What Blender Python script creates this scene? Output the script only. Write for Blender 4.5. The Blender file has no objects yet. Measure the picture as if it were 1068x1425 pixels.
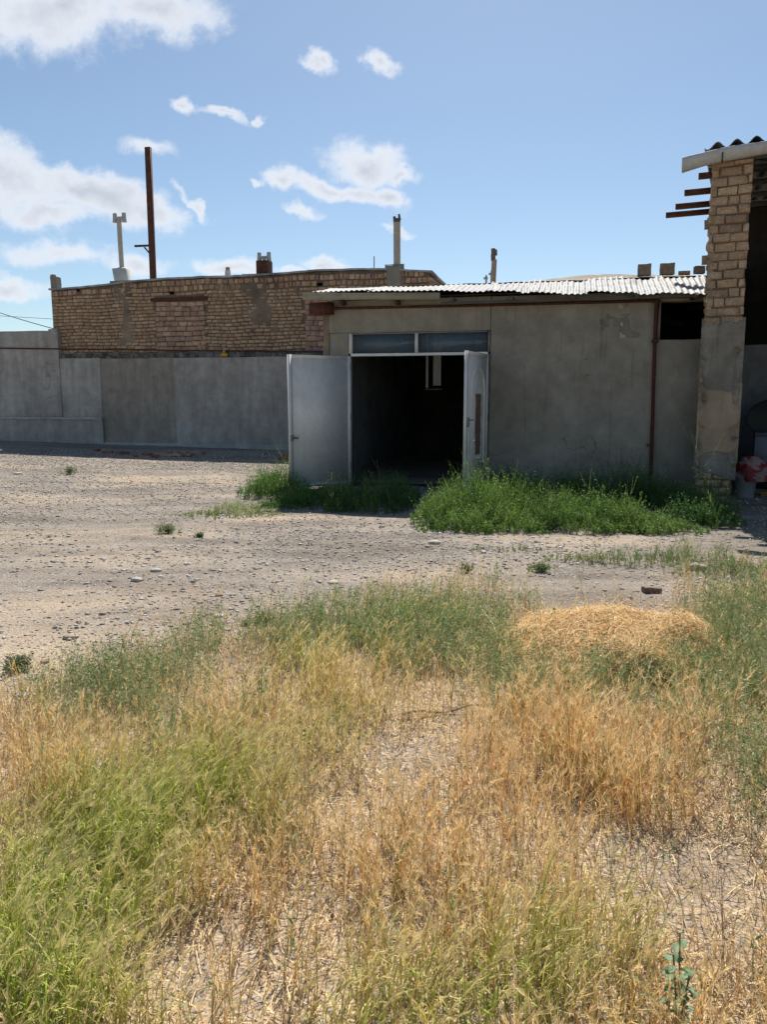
import bpy, math
import numpy as np
from mathutils import Vector, Matrix

# ------------------------------------------------------------------ camera, sky, sun, exposure
S = bpy.context.scene
COL = S.collection
R = math.radians
CAM_H, PITCH, FPX = 1.5, R(8.35), 1070.0          # focal length in photo pixels (photo 1068 x 1425)
cd = bpy.data.cameras.new('camera'); cam = bpy.data.objects.new('camera', cd); COL.objects.link(cam)
cam.location = (0, 0, CAM_H); cam.rotation_euler = (R(90) - PITCH, 0, 0)
cd.sensor_fit = 'VERTICAL'; cd.sensor_height = 24.0; cd.lens = 24.0 * FPX / 1425
cd.clip_start = 0.05; cd.clip_end = 6000
S.camera = cam
S.view_settings.view_transform = 'Standard'; S.view_settings.look = 'None'
S.view_settings.exposure = 0.62; S.view_settings.gamma = 1
SUN_DIR = Vector((0.15, 1.0, 1.32)).normalized()
sl = bpy.data.lights.new('sun', 'SUN'); sun = bpy.data.objects.new('sun', sl); COL.objects.link(sun)
sl.energy = 4.6; sl.angle = R(0.53); sl.color = (1.0, 0.955, 0.89)
sun.rotation_euler = SUN_DIR.to_track_quat('Z', 'Y').to_euler(); sun.location = (5, 40, 50)


def ray(u, v):
    x = (u - 534) / FPX; y = -(v - 712.5) / FPX
    return Vector((x, math.cos(PITCH) + y * math.sin(PITCH), -math.sin(PITCH) + y * math.cos(PITCH)))


def proj(X, Y, Z):
    dz = Z - CAM_H
    d = Y * math.cos(PITCH) - dz * math.sin(PITCH)
    up = Y * math.sin(PITCH) + dz * math.cos(PITCH)
    return 534 + FPX * X / d, 712.5 - FPX * up / d


W = bpy.data.worlds.new('World'); S.world = W; W.use_nodes = True
nt = W.node_tree; N = nt.nodes; Lk = nt.links; N.clear()


def nd(t, **k):
    n = N.new(t)
    for a, b in k.items():
        setattr(n, a, b)
    return n


def vm(op, a, b=None):
    n = nd('ShaderNodeVectorMath', operation=op)
    for i, q in enumerate((a, b)):
        if q is None: continue
        if isinstance(q, (tuple, list)): n.inputs[i].default_value = q
        else: Lk.new(q, n.inputs[i])
    return n


def ma(op, a, b=None, c=None, clamp=False):
    n = nd('ShaderNodeMath', operation=op, use_clamp=clamp)
    for i, q in enumerate((a, b, c)):
        if q is None: continue
        if isinstance(q, (int, float)): n.inputs[i].default_value = q
        else: Lk.new(q, n.inputs[i])
    return n.outputs[0]


sky = nd('ShaderNodeTexSky', sky_type='NISHITA', sun_disc=False)
sky.sun_elevation = math.asin(SUN_DIR.z); sky.sun_rotation = math.atan2(SUN_DIR.x, SUN_DIR.y)
sky.altitude = 1200; sky.air_density = 1.0; sky.dust_density = 1.3; sky.ozone_density = 0.35
tc = nd('ShaderNodeTexCoord')
sp = nd('ShaderNodeSeparateXYZ'); Lk.new(tc.outputs['Generated'], sp.inputs[0])
yy = ma('MAXIMUM', sp.outputs[1], 0.05)
px = ma('DIVIDE', sp.outputs[0], yy); pz = ma('DIVIDE', sp.outputs[2], yy)
cb = nd('ShaderNodeCombineXYZ'); Lk.new(px, cb.inputs[0]); Lk.new(pz, cb.inputs[1])
P0 = cb.outputs[0]
nz = nd('ShaderNodeTexNoise'); nz.inputs['Scale'].default_value = 7; nz.inputs['Detail'].default_value = 8; nz.inputs['Roughness'].default_value = .62
Lk.new(P0, nz.inputs['Vector'])
nz2 = nd('ShaderNodeTexNoise'); nz2.inputs['Scale'].default_value = 26; nz2.inputs['Detail'].default_value = 6; nz2.inputs['Roughness'].default_value = .6
Lk.new(P0, nz2.inputs['Vector'])
# clouds: direction (from where they stand in the sky), angular half sizes, tilt, strength
CL = [(90, 12, 185, 58, -6, 1.0), (215, 24, 95, 30, 0, .9), (0, 238, 120, 56, 24, 1.0), (120, 262, 120, 30, 20, 1.0), (215, 292, 60, 20, 10, .9), (60, 290, 90, 22, 0, .9), (90, 352, 85, 21, 6, .75),
      (190, 366, 55, 17, 5, .75), (15, 396, 62, 22, 12, .9), (436, 82, 27, 14, 35, .95), (524, 94, 26, 20, 10, .95),
      (251, 149, 22, 12, 25, .95), (312, 158, 34, 7, 8, .7), (376, 159, 11, 8, 0, .7), (205, 207, 40, 14, 10, .62), (272, 284, 30, 9, 45, .75),
      (505, 222, 66, 30, 8, 1.0), (398, 244, 32, 17, 15, .95), (470, 262, 92, 17, 14, .95), (540, 272, 38, 18, 5, .95), (562, 240, 25, 14, 0, .9), (433, 291, 30, 9, 15, .7),
      (332, 374, 52, 18, 3, .95), (452, 368, 42, 11, 6, .85), (552, 322, 22, 6, 5, .6), (357, 246, 16, 8, 20, .8), (398, 378, 36, 8, 0, .7)]
wn = nd('ShaderNodeTexNoise'); wn.inputs['Scale'].default_value = 11; wn.inputs['Detail'].default_value = 7; wn.inputs['Roughness'].default_value = .6; Lk.new(P0, wn.inputs['Vector'])
wsub = vm('SUBTRACT', wn.outputs['Color'], (.5, .5, .5)).outputs[0]
PW = vm('ADD', P0, vm('MULTIPLY', wsub, (.11, .07, 0)).outputs[0]).outputs[0]
acc = None
for (u, v, ru, rv, an, st) in CL:
    r = ray(u, v)
    c = (r.x / r.y, r.z / r.y)
    d = vm('SUBTRACT', PW, (c[0], c[1], 0)).outputs[0]
    rot = nd('ShaderNodeVectorRotate', rotation_type='Z_AXIS'); rot.inputs['Angle'].default_value = R(an); Lk.new(d, rot.inputs['Vector'])
    s = vm('MULTIPLY', rot.outputs[0], (FPX / ru / 1.0, FPX / rv / 1.0, 0)).outputs[0]
    ln = vm('LENGTH', s).outputs['Value']
    f = ma('MULTIPLY', ma('SUBTRACT', 1.05, ln), st * 1.35)
    acc = f if acc is None else ma('MAXIMUM', acc, f)
n1 = ma('MULTIPLY', ma('SUBTRACT', nz.outputs[0], .5), 1.35)
n2 = ma('MULTIPLY', ma('SUBTRACT', nz2.outputs[0], .5), 1.5)
dens = ma('ADD', ma('ADD', ma('MAXIMUM', acc, -0.8), n1), n2)
mr = nd('ShaderNodeMapRange', interpolation_type='SMOOTHSTEP'); Lk.new(dens, mr.inputs[0])
mr.inputs[1].default_value = -.15; mr.inputs[2].default_value = .9
front = ma('GREATER_THAN', sp.outputs[1], 0.06)
fac = ma('MULTIPLY', ma('MULTIPLY', mr.outputs[0], front), .93)
shade = nd('ShaderNodeMapRange'); Lk.new(ma('ADD', dens, ma('MULTIPLY', n1, .5)), shade.inputs[0])
shade.inputs[1].default_value = .45; shade.inputs[2].default_value = 1.6
cc = nd('ShaderNodeMix', data_type='RGBA'); Lk.new(shade.outputs[0], cc.inputs[0])
cc.inputs[6].default_value = (7.7, 8.0, 8.5, 1); cc.inputs[7].default_value = (5.0, 5.4, 6.1, 1)
skt = vm('MULTIPLY', sky.outputs[0], (.90, .97, .97)).outputs[0]
mx = nd('ShaderNodeMix', data_type='RGBA'); Lk.new(fac, mx.inputs[0]); Lk.new(skt, mx.inputs[6]); Lk.new(cc.outputs[2], mx.inputs[7])
bg = nd('ShaderNodeBackground'); bg.inputs[1].default_value = 0.077; Lk.new(mx.outputs[2], bg.inputs[0])
wo = nd('ShaderNodeOutputWorld'); Lk.new(bg.outputs[0], wo.inputs[0])

# ------------------------------------------------------------------ helpers
rng = np.random.default_rng(7)


def tag(o, label=None, cat=None, group=None, kind=None):
    if label: o['label'] = label
    if cat: o['category'] = cat
    if group: o['group'] = group
    if kind: o['kind'] = kind
    return o


def empty(name, loc, ang=0, **k):
    o = bpy.data.objects.new(name, None); COL.objects.link(o); o.location = loc; o.rotation_euler = (0, 0, -R(ang))
    o.empty_display_size = .2
    return tag(o, **k)


_tab = np.random.default_rng(3).random((64, 64, 64)).astype(np.float32)


def vnoise(p):
    p = np.asarray(p, float); i = np.floor(p).astype(int); f = p - i; f = f * f * (3 - 2 * f); r = 0
    for dx in (0, 1):
        for dy in (0, 1):
            for dz in (0, 1):
                w = (f[..., 0] if dx else 1 - f[..., 0]) * (f[..., 1] if dy else 1 - f[..., 1]) * (f[..., 2] if dz else 1 - f[..., 2])
                r = r + w * _tab[(i[..., 0] + dx) % 64, (i[..., 1] + dy) % 64, (i[..., 2] + dz) % 64]
    return r * 2 - 1


def fbm(p, o=4):
    p = np.asarray(p, float); a = 1.; r = 0; t = 0
    for k in range(o):
        r = r + a * vnoise(p * 2 ** k + 17.3 * k); t += a; a *= .5
    return r / t


def n2d(x, y, s, o=3, z=0.5):
    return fbm(np.stack([x * s, y * s, np.full_like(x, z)], -1), o)


class MB:
    """mesh collector: numpy blocks of vertices, faces and per-vertex colours"""
    def __init__(self): self.v = []; self.f3 = []; self.f4 = []; self.c = []; self.n = 0

    def add(self, v, f, c=(.5, .5, .5)):
        v = np.asarray(v, float).reshape(-1, 3); f = np.asarray(f, int)
        c = np.asarray(c, float)
        if c.ndim == 1: c = np.broadcast_to(c, (len(v), 3))
        self.v.append(v); self.c.append(c.reshape(-1, 3))
        (self.f3 if f.shape[1] == 3 else self.f4).append(f + self.n); self.n += len(v)
        return self

    def box(self, x0, x1, y0, y1, z0, z1, c=(.5, .5, .5), ch=0.0, jit=0.0):
        v = np.array([(x, y, z) for z in (z0, z1) for y in (y0, y1) for x in (x0, x1)], float)
        if jit: v += rng.normal(0, jit, v.shape)
        self.add(v, [(0, 2, 3, 1), (4, 5, 7, 6), (0, 1, 5, 4), (2, 6, 7, 3), (0, 4, 6, 2), (1, 3, 7, 5)], c)
        return self

    def gbox(self, x0, x1, y0, y1, z0, z1, st=.1, amp=.006, fr=3., c=(.5, .5, .5)):
        """box of gridded faces, its surface pushed about by noise of position"""
        lo = np.array((x0, y0, z0)); hi = np.array((x1, y1, z1))
        for ax in range(3):
            a, b = [k for k in range(3) if k != ax]
            na = max(1, int((hi[a] - lo[a]) / st)); nb = max(1, int((hi[b] - lo[b]) / st))
            A, B = np.meshgrid(np.linspace(lo[a], hi[a], na + 1), np.linspace(lo[b], hi[b], nb + 1), indexing='ij')
            for s in (0, 1):
                v = np.zeros(A.shape + (3,)); v[..., a] = A; v[..., b] = B; v[..., ax] = (lo, hi)[s][ax]
                v = v.reshape(-1, 3); q = v * fr
                v = v + amp * np.stack([fbm(q + 11, 3), fbm(q + 37, 3), fbm(q + 71, 3)], -1)
                i = np.arange(na)[:, None] * (nb + 1) + np.arange(nb)[None]
                i = i.ravel(); f = np.stack([i, i + nb + 1, i + nb + 2, i + 1], -1)
                if (s == 0) ^ (ax == 1): f = f[:, ::-1]
                self.add(v, f, c)
        return self

    def tube(self, pts, r, n=10, c=(.5, .5, .5), cap=True, r2=None):
        pts = np.asarray(pts, float); m = len(pts); rr = np.linspace(r, r if r2 is None else r2, m) if np.isscalar(r) else np.asarray(r)
        d = np.gradient(pts, axis=0); d /= np.linalg.norm(d, axis=1)[:, None] + 1e-9
        ref = np.array((0, 0, 1.)) if abs(d[0][2]) < .9 else np.array((1., 0, 0))
        s = np.cross(d, ref); s /= np.linalg.norm(s, axis=1)[:, None]; t = np.cross(s, d)
        a = np.linspace(0, 2 * np.pi, n, endpoint=False)
        v = pts[:, None] + rr[:, None, None] * (np.cos(a)[None, :, None] * s[:, None] + np.sin(a)[None, :, None] * t[:, None])
        f = [(i * n + k, i * n + (k + 1) % n, (i + 1) * n + (k + 1) % n, (i + 1) * n + k) for i in range(m - 1) for k in range(n)]
        self.add(v, f, c)
        if cap:
            for e in (0, m - 1):
                vv = np.vstack([v[e], pts[e]]); self.add(vv, [(k, (k + 1) % n, n) for k in range(n)], c)
        return self

    def build(self, name, mat, parent=None, smooth=False, attr=True):
        V = np.concatenate(self.v); C = np.concatenate(self.c)
        F3 = np.concatenate(self.f3) if self.f3 else np.zeros((0, 3), int); F4 = np.concatenate(self.f4) if self.f4 else np.zeros((0, 4), int)
        me = bpy.data.meshes.new(name); me.vertices.add(len(V)); me.vertices.foreach_set('co', V.astype(np.float32).ravel())
        nl = F3.size + F4.size; me.loops.add(nl); me.loops.foreach_set('vertex_index', np.concatenate([F3.ravel(), F4.ravel()]).astype(np.int32))
        me.polygons.add(len(F3) + len(F4))
        st = np.concatenate([np.arange(len(F3)) * 3, F3.size + np.arange(len(F4)) * 4]).astype(np.int32)
        me.polygons.foreach_set('loop_start', st)
        if smooth: me.polygons.foreach_set('use_smooth', np.ones(len(st), bool))
        if attr:
            ca = me.color_attributes.new('Col', 'FLOAT_COLOR', 'POINT')
            ca.data.foreach_set('color', np.concatenate([C, np.ones((len(C), 1))], 1).astype(np.float32).ravel())
        me.update(calc_edges=True); me.validate()
        me.materials.append(mat)
        o = bpy.data.objects.new(name, me); COL.objects.link(o)
        if parent: o.parent = parent
        return o


def mat(name, rough=.8, metal=0., spec=.3):
    m = bpy.data.materials.new(name); m.use_nodes = True; t = m.node_tree; b = t.nodes['Principled BSDF']
    b.inputs['Roughness'].default_value = rough; b.inputs['Metallic'].default_value = metal; b.inputs['Specular IOR Level'].default_value = spec
    return m, t, b


def tn(t, kind, **k):
    n = t.nodes.new(kind)
    for a, b in k.items():
        if a[0] == '_': n.inputs[a[1:].replace('_', ' ')].default_value = b
        else: setattr(n, a, b)
    return n


def ramp(t, src, stops):
    r = t.nodes.new('ShaderNodeValToRGB'); e = r.color_ramp.elements
    while len(e) < len(stops): e.new(.5)
    for q, (p, c) in zip(e, stops):
        q.position = p; q.color = (*c, 1) if len(c) == 3 else c
    t.links.new(src, r.inputs[0]); return r.outputs[0]


def noise(t, sc, det=5, rough=.55, co=None, dist=0., stretch=None):
    n = tn(t, 'ShaderNodeTexNoise', _Scale=sc, _Detail=det, _Roughness=rough, _Distortion=dist)
    c = co or tn(t, 'ShaderNodeTexCoord').outputs['Object']
    if stretch:
        mp = tn(t, 'ShaderNodeMapping'); mp.inputs['Scale'].default_value = stretch; t.links.new(c, mp.inputs[0]); c = mp.outputs[0]
    t.links.new(c, n.inputs['Vector']); return n.outputs[0]


def mixc(t, f, a, b, mode='MIX'):
    n = tn(t, 'ShaderNodeMix', data_type='RGBA', blend_type=mode)
    for i, q in ((0, f), (6, a), (7, b)):
        if isinstance(q, (int, float)): n.inputs[i].default_value = q
        elif isinstance(q, (tuple, list)): n.inputs[i].default_value = (*q, 1) if len(q) == 3 else q
        else: t.links.new(q, n.inputs[i])
    return n.outputs[2]


def bump(t, b, srcs, dist=.01):
    prev = None
    for s, st in srcs:
        bp = tn(t, 'ShaderNodeBump', _Strength=st, _Distance=dist); t.links.new(s, bp.inputs['Height'])
        if prev: t.links.new(prev, bp.inputs['Normal'])
        prev = bp.outputs[0]
    t.links.new(prev, b.inputs['Normal'])


def plaster(name, c1, c2, c3, fine=60, bst=.5, streak=False):
    m, t, b = mat(name, .9, spec=.15)
    big = noise(t, .9, 6, .6, dist=.4); med = noise(t, 4.5, 6, .6); fn = noise(t, fine, 4, .7)
    c = ramp(t, big, [(.36, c1), (.52, c2), (.66, c3)])
    d = ramp(t, med, [(.36, (.84, .84, .84)), (.64, (1.1, 1.1, 1.1))])
    c = mixc(t, .85, c, d, 'MULTIPLY')
    if streak:
        s = noise(t, 1.6, 6, .65, dist=.5, stretch=(2.0, 2.0, .3)); c = mixc(t, .45, c, ramp(t, s, [(.36, (.6, .59, .58)), (.6, (1.1, 1.1, 1.1))]), 'MULTIPLY')
    c = mixc(t, .5, c, ramp(t, fn, [(.3, (.75, .75, .75)), (.7, (1.15, 1.15, 1.15))]), 'MULTIPLY')
    wc = tn(t, 'ShaderNodeTexCoord').outputs['Object']; wn_ = tn(t, 'ShaderNodeTexNoise', _Scale=2.5, _Detail=6.); t.links.new(wc, wn_.inputs['Vector'])
    av = tn(t, 'ShaderNodeMix', data_type='VECTOR'); av.inputs[0].default_value = .35; t.links.new(wc, av.inputs[4]); t.links.new(wn_.outputs['Color'], av.inputs[5])
    vo = tn(t, 'ShaderNodeTexVoronoi', feature='DISTANCE_TO_EDGE', _Scale=1.25); t.links.new(av.outputs[1], vo.inputs['Vector'])
    crk = ramp(t, vo.outputs['Distance'], [(.0, (.35,) * 3), (.006, (1, 1, 1))]); msk = ramp(t, noise(t, .8, 3), [(.57, (0, 0, 0)), (.62, (.8, .8, .8))])
    c = mixc(t, msk, c, mixc(t, 1., c, crk, 'MULTIPLY'))
    dr = noise(t, 5, 5, .7, stretch=(2.5, 2.5, .12)); c = mixc(t, .6, c, ramp(t, dr, [(.30, (.6, .58, .55)), (.42, (1, 1, 1)), (.66, (1, 1, 1)), (.76, (1.3, 1.3, 1.3))]), 'MULTIPLY')
    t.links.new(c, b.inputs['Base Color']); bump(t, b, [(med, .35), (fn, bst)], .012); return m


def attrmat(name, rough=.85, var=.35, sc=30, bst=.4, spec=.2, metal=0., dist=.008):
    m, t, b = mat(name, rough, metal, spec)
    a = tn(t, 'ShaderNodeAttribute', attribute_name='Col'); f = noise(t, sc, 5, .65); g = noise(t, sc * .22, 4, .6)
    c = mixc(t, 1., a.outputs['Color'], ramp(t, f, [(.3, (1 - var,) * 3), (.7, (1 + var * .6,) * 3)]), 'MULTIPLY')
    c = mixc(t, 1., c, ramp(t, g, [(.3, (1 - var * .6,) * 3), (.7, (1 + var * .4,) * 3)]), 'MULTIPLY')
    t.links.new(c, b.inputs['Base Color']); bump(t, b, [(g, .3), (f, bst)], dist); return m


def leafmat(name, trans=.4, rough=.55, spec=.25):
    m, t, b = mat(name, rough, spec=spec)
    a = tn(t, 'ShaderNodeAttribute', attribute_name='Col'); t.links.new(a.outputs['Color'], b.inputs['Base Color'])
    tr = tn(t, 'ShaderNodeBsdfTranslucent'); t.links.new(a.outputs['Color'], tr.inputs[0])
    ms = tn(t, 'ShaderNodeMixShader', _Fac=trans); t.links.new(b.outputs[0], ms.inputs[1]); t.links.new(tr.outputs[0], ms.inputs[2])
    t.links.new(ms.outputs[0], t.nodes['Material Output'].inputs[0]); return m


def rustmat(name, c1=(.045, .022, .017), c2=(.12, .045, .025), rough=.75):
    m, t, b = mat(name, rough, .2, .3); n = noise(t, 14, 6, .7)
    t.links.new(ramp(t, n, [(.35, c1), (.6, c2), (.75, (c2[0] * 1.5, c2[1] * 1.4, c2[2] * 1.4))]), b.inputs['Base Color']); bump(t, b, [(n, .3)]); return m


M = {}
M['plaster_grey'] = plaster('grey_cement_plaster', (.235, .212, .172), (.28, .254, .208), (.325, .298, .25))
M['damp'] = plaster('damp_plaster', (.165, .147, .115), (.205, .185, .148), (.24, .218, .18))
M['stain'] = plaster('lime_stain_plaster', (.36, .335, .29), (.42, .39, .345), (.48, .45, .4))
M['plaster_wall'] = plaster('weathered_wall_plaster', (.34, .312, .28), (.40, .373, .336), (.46, .432, .393), streak=True)
M['plaster_brown'] = plaster('brown_wall_plaster', (.29, .255, .21), (.34, .302, .25), (.38, .343, .29), streak=True)
M['plaster_light'] = plaster('pale_cement_footing', (.36, .345, .32), (.43, .41, .385), (.5, .48, .45))
M['plaster_rough'] = plaster('rough_pillar_cement', (.17, .153, .125), (.24, .218, .18), (.34, .31, .265), fine=22, bst=1.0)
M['plaster_tan'] = plaster('tan_mud_plaster', (.30, .225, .15), (.37, .28, .19), (.43, .335, .235), fine=40)
M['joint'] = plaster('dark_mud_joint', (.13, .095, .064), (.18, .132, .09), (.22, .165, .115), fine=30, bst=.9)
M['mud'] = plaster('mud_mortar', (.16, .125, .09), (.23, .18, .13), (.3, .24, .18), fine=30, bst=.9)
M['mud_roof'] = plaster('mud_straw_roof', (.21, .17, .125), (.28, .232, .175), (.35, .29, .225), fine=25, bst=1.)
M['tar'] = plaster('roof_coping', (.2, .2, .2), (.36, .36, .36), (.55, .55, .55), fine=25, bst=.8)
M['dark'] = plaster('shade_dark_interior', (.035, .03, .025), (.055, .05, .042), (.08, .07, .06))  # near-black tone puts the deep shade of the rooms into their surface colour
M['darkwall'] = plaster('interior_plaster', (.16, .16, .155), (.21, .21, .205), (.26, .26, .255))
M['brick'] = attrmat('mud_brick', .95, .35, 35, .7, .1)
M['attr'] = attrmat('painted_or_plain', .7, .2, 20, .2)
M['attr_smooth'] = attrmat('smooth_plain', .5, .12, 12, .05)
M['stone'] = attrmat('stone', .9, .3, 40, .6, .15)
M['rust'] = rustmat('rusty_steel')
M['redpipe'] = rustmat('red_oxide_pipe', (.06, .02, .016), (.105, .03, .022))
M['leaf'] = leafmat('grass_blades', .26)
M['straw'] = leafmat('dry_straw', .3, .6, .3)
M['weed'] = leafmat('weed_leaves', .4, .5, .3)


def glassmat():
    m, t, b = mat('blue_grey_glass', .08)
    tr = tn(t, 'ShaderNodeBsdfTransparent'); tr.inputs[0].default_value = (.75, .8, .82, 1)
    gl = tn(t, 'ShaderNodeBsdfGlossy', _Roughness=.06)
    df = tn(t, 'ShaderNodeBsdfDiffuse'); df.inputs[0].default_value = (.22, .30, .36, 1)  # even blue-grey diffuse tone mixed into the pane
    fr = tn(t, 'ShaderNodeFresnel', _IOR=1.5)
    m1 = tn(t, 'ShaderNodeMixShader'); t.links.new(fr.outputs[0], m1.inputs[0]); t.links.new(tr.outputs[0], m1.inputs[1]); t.links.new(gl.outputs[0], m1.inputs[2])
    m2 = tn(t, 'ShaderNodeMixShader'); m2.inputs[0].default_value = .3; t.links.new(m1.outputs[0], m2.inputs[1]); t.links.new(df.outputs[0], m2.inputs[2])
    t.links.new(m2.outputs[0], t.nodes['Material Output'].inputs[0]); return m


M['glass'] = glassmat()


def whitepaint():
    m, t, b = mat('chipped_white_paint', .42, .0, .4)
    n = noise(t, 18, 8, .72); g = noise(t, 2.2, 5, .6); s = noise(t, 60, 3, .6, stretch=(1, 1, .15))
    c = mixc(t, 1., ramp(t, n, [(.27, (.06, .045, .035)), (.315, (.66, .63, .585)), (.8, (.80, .77, .72))]), ramp(t, g, [(.3, (.82, .83, .84)), (.7, (1.05, 1.05, 1.05))]), 'MULTIPLY')
    c = mixc(t, .5, c, ramp(t, s, [(.22, (.5, .45, .4)), (.3, (1, 1, 1))]), 'MULTIPLY')
    t.links.new(c, b.inputs['Base Color']); bump(t, b, [(n, .12)], .004); return m


M['white'] = whitepaint()


def zinc(name, lo, hi, rustc=(.2, .13, .09), rl=.3):
    m, t, b = mat(name, .65, .0, .3); n = noise(t, 6, 6, .65); g = noise(t, 25, 4, .6, stretch=(3, .5, 1))
    c = ramp(t, n, [(rl, rustc), (rl + .08, lo), (.65, hi)]); c = mixc(t, .5, c, ramp(t, g, [(.3, (.7, .7, .7)), (.7, (1.1, 1.1, 1.1))]), 'MULTIPLY')
    t.links.new(c, b.inputs['Base Color']); return m


M['zinc'] = zinc('weathered_zinc_sheet', (.22, .217, .21), (.36, .355, .345), rl=.34)
M['gutter'] = zinc('grey_gutter_sheet', (.38, .38, .37), (.5, .5, .49), rl=.2)
M['asbestos'] = plaster('fibre_cement_sheet', (.14, .14, .14), (.2, .2, .2), (.27, .27, .27))


# ------------------------------------------------------------------ ground
def gz(x, y):
    x = np.asarray(x, float); y = np.asarray(y, float)
    s = x * .233 + y * .972 * 1.0
    h = .021 * np.clip(s - 9.0, 0, 14)
    h = h + .018 * n2d(x, y, .45, 3) * np.clip(y / 3, .3, 1)
    h = h + .012 * n2d(x, y, 2.2, 3, 3.3) + .006 * n2d(x, y, 8., 2, 5.3)
    h = h + .017 * np.clip(-x - 3, 0, 12) * np.clip((y - 11) / 9, 0, 1)
    for (y0, w_) in ((7.6, .16), (8.9, .17), (11.6, .2), (13.0, .2)):
        q = y - y0 + .12 * x + .12 * np.sin(x * .6); m_ = np.clip((2.2 - x) / 1.5, 0, 1) * np.clip(.7 + .6 * n2d(x, y, .9, 2, 9.), 0, 1)
        h = h - .028 * m_ * np.exp(-(q / w_) ** 2) + .012 * m_ * np.exp(-((np.abs(q) - w_ * 1.7) / (w_ * .6)) ** 2)
    return h


def gpt(u, v, dz=0.0):
    """the ground point seen at photo position u, v"""
    r = ray(u, v); t = -CAM_H / r.z
    for _ in range(8):
        t = (float(gz(r.x * t, r.y * t)) - CAM_H) / r.z
    return Vector((r.x * t, r.y * t, CAM_H + r.z * t + dz))


xs = np.concatenate([-np.geomspace(1500, 14.5, 26), np.arange(-14, 9.01, .085), np.geomspace(9.5, 1500, 26)])
ys = np.concatenate([-np.geomspace(1500, 1.6, 22), np.arange(-1.5, 24, .085), np.geomspace(24.5, 2500, 30)])
X, Y = np.meshgrid(xs, ys, indexing='ij')
gv = np.stack([X, Y, gz(X, Y)], -1)
ny = len(ys); i = (np.arange(len(xs) - 1)[:, None] * ny + np.arange(ny - 1)[None]).ravel()


def groundmat():
    m, t, b = mat('dry_stony_earth', .95, spec=.1)
    co = tn(t, 'ShaderNodeTexCoord').outputs['Object']
    big = noise(t, .55, 7, .62, co, .6, stretch=(.6, 1.3, 1)); med = noise(t, 3.5, 7, .65, co); fine = noise(t, 42, 6, .7, co); tr = noise(t, 1.2, 6, .6, co, .3, stretch=(.35, 1.6, 1))
    vo = tn(t, 'ShaderNodeTexVoronoi', _Scale=34.); t.links.new(co, vo.inputs['Vector'])
    v2 = tn(t, 'ShaderNodeTexVoronoi', _Scale=90.); t.links.new(co, v2.inputs['Vector'])
    c = ramp(t, big, [(.34, (.25, .215, .175)), (.45, (.32, .28, .235)), (.54, (.38, .325, .265)), (.62, (.46, .375, .28)), (.7, (.5, .395, .28))])
    sx_ = tn(t, 'ShaderNodeSeparateXYZ'); t.links.new(co, sx_.inputs[0])
    ad = tn(t, 'ShaderNodeMath', operation='MULTIPLY_ADD'); t.links.new(med, ad.inputs[0]); ad.inputs[1].default_value = 1.6; t.links.new(sx_.outputs[1], ad.inputs[2])
    mrn = tn(t, 'ShaderNodeMapRange'); t.links.new(ad.outputs[0], mrn.inputs[0]); mrn.inputs[1].default_value = 6.6; mrn.inputs[2].default_value = 5.0
    c = mixc(t, mrn.outputs[0], c, ramp(t, big, [(.35, (.43, .335, .235)), (.6, (.57, .46, .335))]))
    c = mixc(t, .8, c, ramp(t, tr, [(.38, (.66, .64, .62)), (.55, (1.05, 1.03, 1.))]), 'MULTIPLY')
    c = mixc(t, .55, c, ramp(t, med, [(.3, (.66, .65, .64)), (.65, (1.15, 1.14, 1.12))]), 'MULTIPLY')
    sv = tn(t, 'ShaderNodeSeparateColor'); t.links.new(vo.outputs['Color'], sv.inputs[0])
    peb = ramp(t, sv.outputs[0], [(0, (.24, .21, .19)), (.4, (.34, .30, .27)), (.7, (.46, .42, .38)), (1, (.6, .56, .52))])
    edge = ramp(t, vo.outputs['Distance'], [(.25, (1, 1, 1)), (.45, (0, 0, 0))])
    pm = ramp(t, noise(t, 1.1, 5, .6, co, stretch=(.7, 1, 1)), [(.38, (.25,) * 3), (.56, (.95,) * 3)])
    sel = mixc(t, 1., edge, pm, 'MULTIPLY')
    c = mixc(t, sel, c, peb)
    c = mixc(t, .6, c, ramp(t, fine, [(.3, (.6, .59, .58)), (.7, (1.2, 1.2, 1.2))]), 'MULTIPLY')
    t.links.new(c, b.inputs['Base Color'])
    bump(t, b, [(med, .5), (edge, .5), (fine, .8), (v2.outputs['Distance'], .4)], .02)
    return m


g = MB().add(gv, np.stack([i, i + ny, i + ny + 1, i + 1], -1)).build('ground', groundmat(), smooth=True, attr=False)
tag(g, kind='structure')


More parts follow.
